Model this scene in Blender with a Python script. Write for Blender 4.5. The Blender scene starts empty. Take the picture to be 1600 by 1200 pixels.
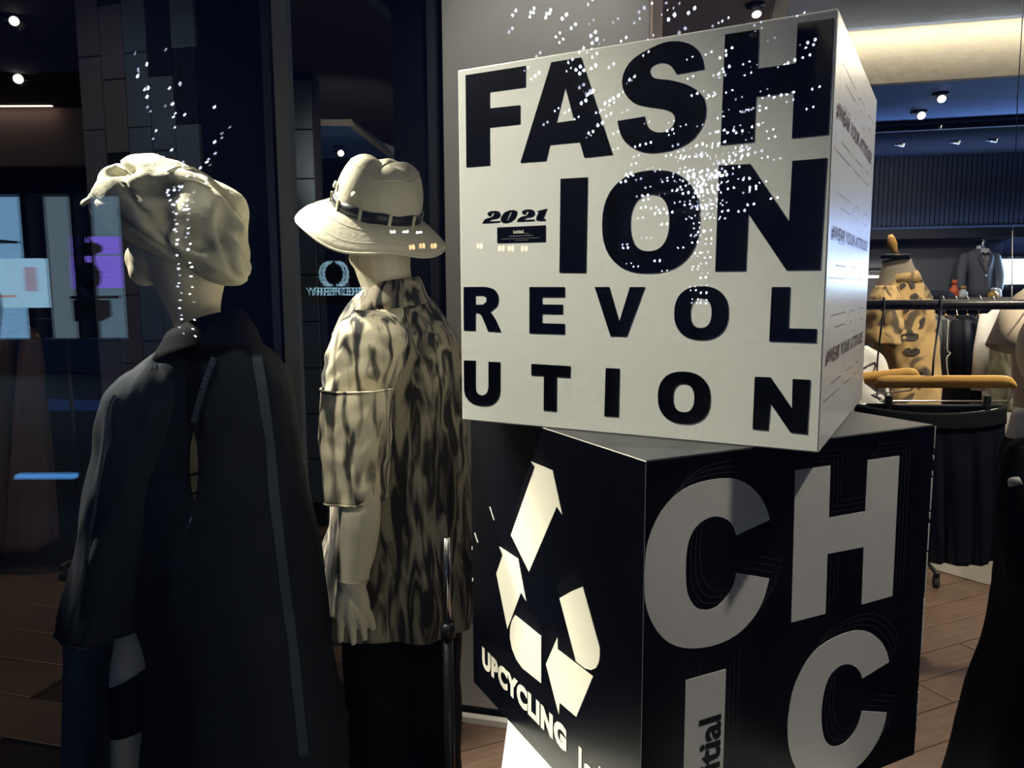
import bpy, bmesh, math, random
from mathutils import Vector, Matrix, Quaternion, noise
from mathutils.geometry import tessellate_polygon
from mathutils.bvhtree import BVHTree

R = random.Random(7)
S = bpy.context.scene
COL = S.collection
sin, cos, pi = math.sin, math.cos, math.pi
rad = math.radians

# ------------------------------------------------------------------ camera
EYE = Vector((0, 0, 1.55))
FPX, PITCH, ROLL = 1227.5, .124, -.0049
_r0, _u0 = Vector((1, 0, 0)), Vector((0, sin(PITCH), cos(PITCH)))
FWD = Vector((0, cos(PITCH), -sin(PITCH)))
RGT = _r0 * cos(ROLL) + _u0 * sin(ROLL)
UPV = _u0 * cos(ROLL) - _r0 * sin(ROLL)
cam = bpy.data.cameras.new('camera')
cam.sensor_width = 36
cam.lens = 36 * FPX / 1600
cam.clip_start = .05
cam.clip_end = 200
camo = bpy.data.objects.new('camera', cam)
COL.objects.link(camo)
camo.matrix_world = Matrix((
    (RGT.x, UPV.x, -FWD.x, EYE.x), (RGT.y, UPV.y, -FWD.y, EYE.y),
    (RGT.z, UPV.z, -FWD.z, EYE.z), (0, 0, 0, 1)))
S.camera = camo

# ------------------------------------------------------------------ world, exposure
S.view_settings.view_transform = 'Standard'
S.view_settings.look = 'None'
S.view_settings.exposure = 0
S.view_settings.gamma = 1
S.view_settings.use_curve_mapping = False
W = bpy.data.worlds.new('night')
S.world = W
W.use_nodes = True
W.node_tree.nodes['Background'].inputs[0].default_value = (.012, .026, .11, 1)
W.node_tree.nodes['Background'].inputs[1].default_value = .36

# ------------------------------------------------------------------ shop lamps and added fill lamps
def spot(name, loc, target, power, color, angle=60, blend=.5, radius=.04):
    d = bpy.data.lights.new(name, 'SPOT')
    d.energy = power
    d.color = color
    d.spot_size = rad(angle)
    d.spot_blend = blend
    d.shadow_soft_size = radius
    o = bpy.data.objects.new(name, d)
    COL.objects.link(o)
    o.location = loc
    o.rotation_euler = (Vector(target) - Vector(loc)).to_track_quat('-Z', 'Y').to_euler()
    return o

def area(name, loc, target, power, color, sx, sy):
    d = bpy.data.lights.new(name, 'AREA')
    d.shape = 'RECTANGLE'
    d.size, d.size_y = sx, sy
    d.energy = power
    d.color = color
    o = bpy.data.objects.new(name, d)
    COL.objects.link(o)
    o.location = loc
    o.rotation_euler = (Vector(target) - Vector(loc)).to_track_quat('-Z', 'Y').to_euler()
    return o

WARM = (1, .86, .64)
CREAM = (1, .93, .76)
spot('window_spot', (-1.42, 2.45, 2.95), (-.42, 2.0, 1.22), 700, CREAM, 34, .45, .025)
spot('window_spot', (-2.12, 2.12, 2.95), (-.84, 1.84, 1.5), 560, CREAM, 28, .45, .025)
spot('window_spot', (-1.3, 1.3, 3.1), (.05, 1.25, 1.15), 450, CREAM, 44, .85, .03)
spot('window_spot', (1.35, .93, 3.25), (.42, 1.3, 1.0), 172, (1, .90, .80), 46, .6, .04)
spot('window_spot', (.05, 1.95, 2.8), (.12, 2.85, 1.95), 19, (1, .95, .88), 74, .8, .05)
spot('window_spot', (-1.35, 1.55, 3.2), (-1.75, 3.4, 1.7), 26, (.95, .95, 1), 55, .8, .05)  # added dim lamp without a fixture, lifts the tiled wall
area('shop_panel_light', (2.0, 4.0, 2.78), (2.0, 4.0, 0), 34, WARM, 1.6, 1.0)
spot('shop_spot', (1.75, 3.0, 2.82), (1.95, 3.9, 1.2), 60, WARM, 60, .6, .04)
spot('shop_spot', (2.6, 3.2, 2.82), (2.4, 4.3, .3), 60, WARM, 60, .6, .04)
spot('shop_spot', (4.0, 5.6, 2.82), (3.9, 7.0, 1.6), 70, (1, .95, .88), 60, .6, .04)
spot('shop_spot', (2.3, 1.75, 2.85), (1.75, 2.6, 1.2), 300, WARM, 58, .6, .04)  # added warm lamp without a fixture, brightens the beige tee and hanger
area('wall_wash', (2.2, 7.35, 2.80), (2.25, 7.75, 1.6), 26, (1, .95, .85), 3.6, .06)
spot('shop_spot', (-3.4, 3.6, 2.82), (-2.3, 3.4, 0), 60, (1, .7, .45), 50, .7, .05)

# ------------------------------------------------------------------ helpers
def ray(px, py):
    return FWD + RGT * ((px - 800) / FPX) - UPV * ((py - 600) / FPX)
def at(px, py, Y):
    d = ray(px, py)
    return EYE + d * (Y / d.y)
def atz(px, py, z):
    d = ray(px, py)
    return EYE + d * ((z - 1.55) / d.z)

def tag(o, label=None, cat=None, group=None, kind=None):
    if label: o['label'] = label
    if cat: o['category'] = cat
    if group: o['group'] = group
    if kind: o['kind'] = kind
    return o

def thing(name, loc, label, cat, group=None, rz=0):
    o = bpy.data.objects.new(name, None)
    o.empty_display_size = .1
    COL.objects.link(o)
    o.location = loc
    o.rotation_euler = (0, 0, rz)
    return tag(o, label, cat, group)

def link(name, me, mat, parent=None, smooth=False):
    o = bpy.data.objects.new(name, me)
    COL.objects.link(o)
    if mat is not None:
        me.materials.clear()
        me.materials.append(mat)
    if parent is not None:
        o.parent = parent
        if parent.parent is None:
            m = Matrix.LocRotScale(parent.location, parent.rotation_euler, parent.scale)
            o.matrix_parent_inverse = m.inverted()
    if smooth:
        me.polygons.foreach_set('use_smooth', [True] * len(me.polygons))
    return o

class MB:
    """collects geometry in world coordinates, builds one mesh object"""
    def __init__(s):
        s.v, s.f = [], []
    def add(s, vs, fs):
        n = len(s.v)
        s.v += [tuple(v) for v in vs]
        s.f += [tuple(i + n for i in f) for f in fs]
        return s
    def box(s, c, sx, sy, sz, rz=0, ex=None, ey=None, ez=None):
        c = Vector(c)
        ex = ex or Vector((cos(rz), sin(rz), 0))
        ey = ey or Vector((-sin(rz), cos(rz), 0))
        ez = ez or Vector((0, 0, 1))
        vs = [c + ex * (a * sx / 2) + ey * (b * sy / 2) + ez * (d * sz / 2)
              for d in (-1, 1) for b in (-1, 1) for a in (-1, 1)]
        return s.add(vs, [(0, 2, 3, 1), (4, 5, 7, 6), (0, 1, 5, 4), (2, 6, 7, 3), (0, 4, 6, 2), (1, 3, 7, 5)])
    def loft(s, rings, cap=True, closed=True):
        n = len(rings[0])
        vs = [p for r in rings for p in r]
        fs = []
        for i in range(len(rings) - 1):
            for j in range(n if closed else n - 1):
                k = (j + 1) % n
                fs.append((i * n + j, i * n + k, (i + 1) * n + k, (i + 1) * n + j))
        if cap and closed:
            fs.append(tuple(reversed(range(n))))
            fs.append(tuple(range((len(rings) - 1) * n, len(rings) * n)))
        return s.add(vs, fs)
    def tube(s, pts, rr, seg=12, flat=None, cap=True, up=None):
        """tube through pts; rr radius or list; flat = (axis, factor) squashes along a world axis"""
        pts = [Vector(p) for p in pts]
        if not isinstance(rr, (list, tuple)): rr = [rr] * len(pts)
        rings = []
        t0 = (pts[1] - pts[0]).normalized()
        up = Vector(up) if up else (Vector((0, 0, 1)) if abs(t0.z) < .8 else Vector((0, 1, 0)))
        x = t0.cross(up).normalized()
        for i, p in enumerate(pts):
            if i == 0: t = pts[1] - pts[0]
            elif i == len(pts) - 1: t = pts[-1] - pts[-2]
            else: t = (pts[i + 1] - pts[i]).normalized() + (pts[i] - pts[i - 1]).normalized()
            t.normalize()
            x = (x - t * x.dot(t)).normalized()
            y = t.cross(x)
            ring = []
            for j in range(seg):
                a = 2 * pi * j / seg
                o = (x * cos(a) + y * sin(a)) * rr[i]
                if flat:
                    ax = Vector(flat[0]).normalized()
                    o = o - ax * (o.dot(ax) * (1 - flat[1]))
                ring.append(p + o)
            rings.append(ring)
        return s.loft(rings, cap)
    def capsule(s, pts, rr, seg=14, flat=None, sub=4):
        """tapered limb with rounded ends, smooth through pts"""
        pts = [Vector(p) for p in pts]
        P, Q = spline(pts, sub), spline1(rr, sub)
        a, b = (P[1] - P[0]).normalized(), (P[-1] - P[-2]).normalized()
        pre = [(P[0] - a * Q[0] * k, Q[0] * math.sqrt(max(0, 1 - k * k))) for k in (.97, .85, .6, .3)]
        post = [(P[-1] + b * Q[-1] * k, Q[-1] * math.sqrt(max(0, 1 - k * k))) for k in (.3, .6, .85, .97)]
        P = [p for p, _ in pre] + P + [p for p, _ in post]
        Q = [q for _, q in pre] + Q + [q for _, q in post]
        return s.tube(P, Q, seg, flat)
    def ellipsoid(s, c, rx, ry, rz, rot=None, n=16, m=10):
        c = Vector(c)
        rings = []
        for i in range(1, m):
            f = pi * i / m
            ring = []
            for j in range(n):
                a = 2 * pi * j / n
                v = Vector((rx * sin(f) * cos(a), ry * sin(f) * sin(a), -rz * cos(f)))
                if rot: v = rot @ v
                ring.append(c + v)
            rings.append(ring)
        return s.loft(rings)
    def build(s, name, mat, parent=None, smooth=False):
        me = bpy.data.meshes.new(name)
        me.from_pydata(s.v, [], s.f)
        me.validate()
        bm = bmesh.new()
        bm.from_mesh(me)
        bmesh.ops.recalc_face_normals(bm, faces=bm.faces)
        bm.to_mesh(me)
        bm.free()
        return link(name, me, mat, parent, smooth)

def spline(P, sub=4):
    o = []
    for i in range(len(P) - 1):
        p0, p1, p2, p3 = P[max(i - 1, 0)], P[i], P[i + 1], P[min(i + 2, len(P) - 1)]
        for j in range(sub):
            t = j / sub
            o.append(.5 * ((2 * p1) + (p2 - p0) * t + (2 * p0 - 5 * p1 + 4 * p2 - p3) * t * t + (3 * p1 - p0 - 3 * p2 + p3) * t ** 3))
    o.append(P[-1] * 1)
    return o
def spline1(q, sub=4):
    return [v.x for v in spline([Vector((x, 0, 0)) for x in q], sub)]
def interp(tab, t):
    """smooth interpolation of rows (t, a, b, ...)"""
    if t <= tab[0][0]: return list(tab[0][1:])
    for i in range(len(tab) - 1):
        if tab[i][0] <= t <= tab[i + 1][0]:
            u = (t - tab[i][0]) / (tab[i + 1][0] - tab[i][0])
            p1, p2 = tab[i], tab[i + 1]
            p0, p3 = tab[max(i - 1, 0)], tab[min(i + 2, len(tab) - 1)]
            return [.5 * ((2 * b) + (c - a) * u + (2 * a - 5 * b + 4 * c - d) * u * u + (3 * b - a - 3 * c + d) * u ** 3)
                    for a, b, c, d in zip(p0[1:], p1[1:], p2[1:], p3[1:])]
    return list(tab[-1][1:])

def bevel(o, w, seg=2):
    m = o.modifiers.new('bevel', 'BEVEL')
    m.width = w
    m.segments = seg
    m.limit_method = 'ANGLE'
    return o
def solid(o, t, off=-1):
    m = o.modifiers.new('thickness', 'SOLIDIFY')
    m.thickness = t
    m.offset = off
    return o

def poly_mesh(mb, loops, F, z0, z1):
    """flat shape with holes in a face frame F(x, y, z) -> world; from height z0 to z1"""
    ls = [[Vector((p[0], p[1], 0)) for p in lp] for lp in loops]
    tri = tessellate_polygon(ls)
    flat = [p for lp in ls for p in lp]
    n = len(flat)
    vs = [F(p.x, p.y, z1) for p in flat] + [F(p.x, p.y, z0) for p in flat]
    fs = [tuple(t) for t in tri]
    k = 0
    for lp in ls:
        m = len(lp)
        for i in range(m):
            a, b = k + i, k + (i + 1) % m
            fs.append((a, b, n + b, n + a))
        k += m
    mb.add(vs, fs)
    return mb
def ribbon(mb, pts, w, F, z, closed=True):
    """thin line of width w along pts on a face frame"""
    P = [Vector((p[0], p[1])) for p in pts]
    n = len(P)
    L, Q = [], []
    for i in range(n):
        a = P[(i - 1) % n] if closed or i else P[i]
        b = P[(i + 1) % n] if closed or i < n - 1 else P[i]
        t = (b - a)
        if t.length < 1e-9: t = Vector((1, 0))
        t.normalize()
        nn = Vector((-t.y, t.x)) * (w / 2)
        L.append(F(P[i].x + nn.x, P[i].y + nn.y, z))
        Q.append(F(P[i].x - nn.x, P[i].y - nn.y, z))
    fs = [(i, (i + 1) % n, n + (i + 1) % n, n + i) for i in range(n if closed else n - 1)]
    mb.add(L + Q, fs)
    return mb
def text_mesh(mb, body, F, x0, x1, y0, y1, z0, z1, bold=0, shear=0, rot=False, spacing=1):
    """lettering fitted into a rectangle of a face frame"""
    c = bpy.data.curves.new('lettering', 'FONT')
    c.body = body
    c.offset = bold
    c.shear = shear
    c.space_character = spacing
    c.resolution_u = 3
    o = bpy.data.objects.new('lettering', c)
    me = bpy.data.meshes.new_from_object(o)
    vs = [v.co.copy() for v in me.vertices]
    ax, bx = min(v.x for v in vs), max(v.x for v in vs)
    ay, by = min(v.y for v in vs), max(v.y for v in vs)
    def mp(v, z):
        u, w = (v.x - ax) / (bx - ax), (v.y - ay) / (by - ay)
        if rot: return F(x1 + (x0 - x1) * w, y0 + (y1 - y0) * u, z)
        return F(x0 + (x1 - x0) * u, y0 + (y1 - y0) * w, z)
    mb.add([mp(v, z1) for v in vs], [tuple(p.vertices) for p in me.polygons])
    bpy.data.objects.remove(o)
    bpy.data.meshes.remove(me)
    bpy.data.curves.remove(c)
    return mb

# ------------------------------------------------------------------ materials
def mat(name, col, rough=.6, metal=0, var=0, scale=20, bump=0, bscale=None, coat=0, sheen=0, stretch=(1, 1, 1), emit=None, estr=0, spec=None):
    m = bpy.data.materials.new(name)
    m.use_nodes = True
    nt = m.node_tree
    b = nt.nodes['Principled BSDF']
    b.inputs['Base Color'].default_value = (*col, 1)
    b.inputs['Roughness'].default_value = rough
    b.inputs['Metallic'].default_value = metal
    if spec is not None: b.inputs['Specular IOR Level'].default_value = spec
    if coat: b.inputs['Coat Weight'].default_value = coat
    if sheen:
        b.inputs['Sheen Weight'].default_value = sheen
        b.inputs['Sheen Roughness'].default_value = .36
    if emit:
        b.inputs['Emission Color'].default_value = (*emit, 1)
        b.inputs['Emission Strength'].default_value = estr
    if var or bump:
        tc = nt.nodes.new('ShaderNodeTexCoord')
        mp = nt.nodes.new('ShaderNodeMapping')
        mp.inputs['Scale'].default_value = stretch
        nt.links.new(tc.outputs['Object'], mp.inputs[0])
        nz = nt.nodes.new('ShaderNodeTexNoise')
        nz.inputs['Scale'].default_value = scale
        nz.inputs['Detail'].default_value = 5
        nt.links.new(mp.outputs[0], nz.inputs['Vector'])
        if var:
            mx = nt.nodes.new('ShaderNodeMix')
            mx.data_type = 'RGBA'
            mx.inputs[6].default_value = (*[c * (1 - var) for c in col], 1)
            mx.inputs[7].default_value = (*[min(1, c * (1 + var)) for c in col], 1)
            nt.links.new(nz.outputs[0], mx.inputs[0])
            nt.links.new(mx.outputs[2], b.inputs['Base Color'])
        if bump:
            n2 = nz
            if bscale:
                n2 = nt.nodes.new('ShaderNodeTexNoise')
                n2.inputs['Scale'].default_value = bscale
                n2.inputs['Detail'].default_value = 3
                nt.links.new(mp.outputs[0], n2.inputs['Vector'])
            bp = nt.nodes.new('ShaderNodeBump')
            bp.inputs['Strength'].default_value = bump
            bp.inputs['Distance'].default_value = .01
            nt.links.new(n2.outputs[0], bp.inputs['Height'])
            nt.links.new(bp.outputs[0], b.inputs['Normal'])
    return m
def glow(name, col, strength, sample=False):
    m = bpy.data.materials.new(name)
    m.use_nodes = True
    nt = m.node_tree
    nt.nodes.clear()
    e = nt.nodes.new('ShaderNodeEmission')
    e.inputs[0].default_value = (*col, 1)
    e.inputs[1].default_value = strength
    o = nt.nodes.new('ShaderNodeOutputMaterial')
    nt.links.new(e.outputs[0], o.inputs[0])
    if not sample: m.cycles.emission_sampling = 'NONE'
    return m
def streaked(name, base, dark, ramp, scale, stretch, dist=1.5, rough=.85, bump=.3):
    """cloth with a marbled, streaky print"""
    m = mat(name, base, rough, sheen=.2)
    nt = m.node_tree
    b = nt.nodes['Principled BSDF']
    tc = nt.nodes.new('ShaderNodeTexCoord')
    mp = nt.nodes.new('ShaderNodeMapping')
    mp.inputs['Scale'].default_value = stretch
    nt.links.new(tc.outputs['Object'], mp.inputs[0])
    nz = nt.nodes.new('ShaderNodeTexNoise')
    nz.inputs['Scale'].default_value = scale
    nz.inputs['Detail'].default_value = 8
    nz.inputs['Roughness'].default_value = .36
    nz.inputs['Distortion'].default_value = dist
    nt.links.new(mp.outputs[0], nz.inputs['Vector'])
    rp = nt.nodes.new('ShaderNodeValToRGB')
    rp.color_ramp.elements[0].position = ramp[0]
    rp.color_ramp.elements[0].color = (*dark, 1)
    rp.color_ramp.elements[1].position = ramp[1]
    rp.color_ramp.elements[1].color = (*base, 1)
    nt.links.new(nz.outputs[0], rp.inputs[0])
    nt.links.new(rp.outputs[0], b.inputs['Base Color'])
    bp = nt.nodes.new('ShaderNodeBump')
    bp.inputs['Strength'].default_value = bump
    bp.inputs['Distance'].default_value = .012
    nt.links.new(nz.outputs[0], bp.inputs['Height'])
    nt.links.new(bp.outputs[0], b.inputs['Normal'])
    return m

M = {}
M['white_board'] = mat('white_board', (.71, .72, .68), .28, var=.03, scale=6, bump=.05, bscale=60)
M['black_board'] = mat('black_board', (.0012, .0018, .0045), .30, var=.2, scale=5, spec=.3)
M['black_print'] = mat('black_print', (.0008, .0014, .0042), .35, spec=.15)
M['cream_print'] = mat('cream_print', (.72, .69, .58), .5, var=.03, scale=30)
M['grey_print'] = mat('grey_print', (.60, .59, .54), .5, var=.08, scale=9)
M['line_print'] = mat('line_print', (.055, .058, .07), .5)
M['brown_print'] = mat('brown_print', (.12, .07, .05), .5)
M['worn_edge'] = mat('worn_edge', (.7, .68, .62), .7)
M['top_board'] = mat('top_board', (.05, .052, .056), .45, var=.4, scale=160)
M['skin'] = mat('skin', (.74, .68, .52), .45, var=.03, scale=8)
M['denim_black'] = mat('denim_black', (.014, .018, .028), .9, var=.25, scale=260, bump=.12, sheen=.02, spec=.2)
M['collar_black'] = mat('collar_black', (.004, .004, .008), .85, spec=.15)
M['trim_blue'] = mat('trim_blue', (.03, .045, .075), .7, var=.3, scale=90)
M['denim_blue'] = mat('denim_blue', (.03, .055, .095), .8, var=.3, scale=200, bump=.15)
M['black_cloth'] = mat('black_cloth', (.004, .005, .009), .8, var=.3, scale=120, bump=.1, spec=.15)
M['black_satin'] = mat('black_satin', (.006, .008, .014), .26, var=.3, scale=12, spec=.7)
M['khaki_lining'] = mat('khaki_lining', (.19, .16, .08), .8)
M['beret'] = mat('beret', (.62, .60, .47), .9, var=.15, scale=60, bump=.55, bscale=26)
M['hat'] = mat('hat', (.66, .62, .48), .8, var=.08, scale=90, bump=.1)
M['hat_band'] = mat('hat_band', (.02, .024, .03), .35, var=.3, scale=30)
M['shirt'] = streaked('shirt', (.40, .35, .26), (.022, .021, .022), (.43, .60), 11.0, (3.0, 3.0, .5), 1.3)  # same cloth as the sleeve, darkened for the shaded back
M['sleeve'] = streaked('sleeve', (.78, .70, .50), (.045, .042, .04), (.42, .54), 9.0, (2.6, 2.6, .38), 1.2)  # same cloth as the shirt body, paler for the side in the light
M['print_shirt'] = streaked('print_shirt', (.50, .34, .15), (.10, .075, .05), (.38, .46), 9, (1, 1, 1), 1.2)
M['chrome'] = mat('chrome', (.7, .7, .68), .2, 1)
M['dark_metal'] = mat('dark_metal', (.015, .016, .02), .35, .3, var=.3, scale=60, bump=.1)
M['hanger_wood'] = mat('hanger_wood', (.74, .42, .12), .4, var=.25, scale=14, stretch=(1, 1, 8))
M['plaster_grey'] = mat('plaster_grey', (.42, .41, .38), .9, var=.06, scale=7, bump=.05)
M['plaster_lit_side'] = mat('plaster_lit_side', (.55, .44, .36), .9, var=.05, scale=30)  # pier plaster with the pinkish light on its side put into the colour
M['white_paint'] = mat('white_paint', (.78, .76, .70), .7)
M['cream_plaster'] = mat('cream_plaster', (.70, .64, .52), .95, var=.06, scale=14, bump=.5, bscale=16)
M['blue_lit_soffit'] = mat('blue_lit_soffit', (.16, .34, .80), .8)  # blue light on the soffits put into their base colour
M['bluegrey_paint'] = mat('bluegrey_paint', (.36, .50, .86), .9)
M['mauve_paint'] = mat('mauve_paint', (.42, .39, .40), .9, var=.05, scale=40)
M['dark_paint'] = mat('dark_paint', (.022, .024, .034), .7)
M['navy_panel'] = mat('navy_panel', (.004, .008, .018), .5, var=.2, scale=3, spec=.2)
M['navy_slat'] = mat('navy_slat', (.017, .02, .028), .6, var=.2, scale=4)
M['teal_tile'] = mat('teal_tile', (.10, .13, .15), .5, var=.15, scale=5)
M['tile_brown'] = mat('tile_brown', (.13, .115, .12), .5, var=.15, scale=5)
M['tile_dark'] = mat('tile_dark', (.012, .016, .024), .4)
M['grout'] = mat('grout', (.012, .013, .016), .9)
M['post_paint'] = mat('post_paint', (.17, .18, .165), .5, var=.06, scale=6)
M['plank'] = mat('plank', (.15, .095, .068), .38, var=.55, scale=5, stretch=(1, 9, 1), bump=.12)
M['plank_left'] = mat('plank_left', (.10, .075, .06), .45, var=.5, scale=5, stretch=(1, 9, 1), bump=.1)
M['subfloor'] = mat('subfloor', (.02, .016, .014), .9)
M['beige_cloth'] = mat('beige_cloth', (.55, .47, .38), .9, var=.05, scale=90)
M['white_cloth'] = mat('white_cloth', (.66, .66, .66), .85, var=.05, scale=60)
M['olive_cloth'] = mat('olive_cloth', (.22, .23, .17), .9)
M['suit_grey'] = mat('suit_grey', (.10, .105, .115), .8, var=.12, scale=200)
M['charcoal'] = mat('charcoal', (.02, .021, .026), .85)
M['brown_sheer'] = mat('brown_sheer', (.10, .055, .035), .6, var=.4, scale=6, stretch=(3, 3, .3))
M['screen'] = glow('screen', (.75, .87, 1), 3.2)
M['led_warm'] = glow('led_warm', (1, .84, .62), 40, True)
M['lamp_glow'] = glow('lamp_glow', (1, .9, .74), 3.5)
M['exit_green'] = glow('exit_green', (.02, .55, .3), 1.0)
M['orange_plastic'] = mat('orange_plastic', (.75, .12, .02), .4)
M['amber_glass'] = mat('amber_glass', (.5, .28, .05), .25)
M['clear_plastic'] = mat('clear_plastic', (.6, .6, .58), .2)
M['bark'] = mat('bark', (.02, .018, .016), .9)
M['fairy'] = glow('fairy', (.72, .80, 1), 48)
M['fairy_dim'] = glow('fairy_dim', (.72, .74, 1), 14)
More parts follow.
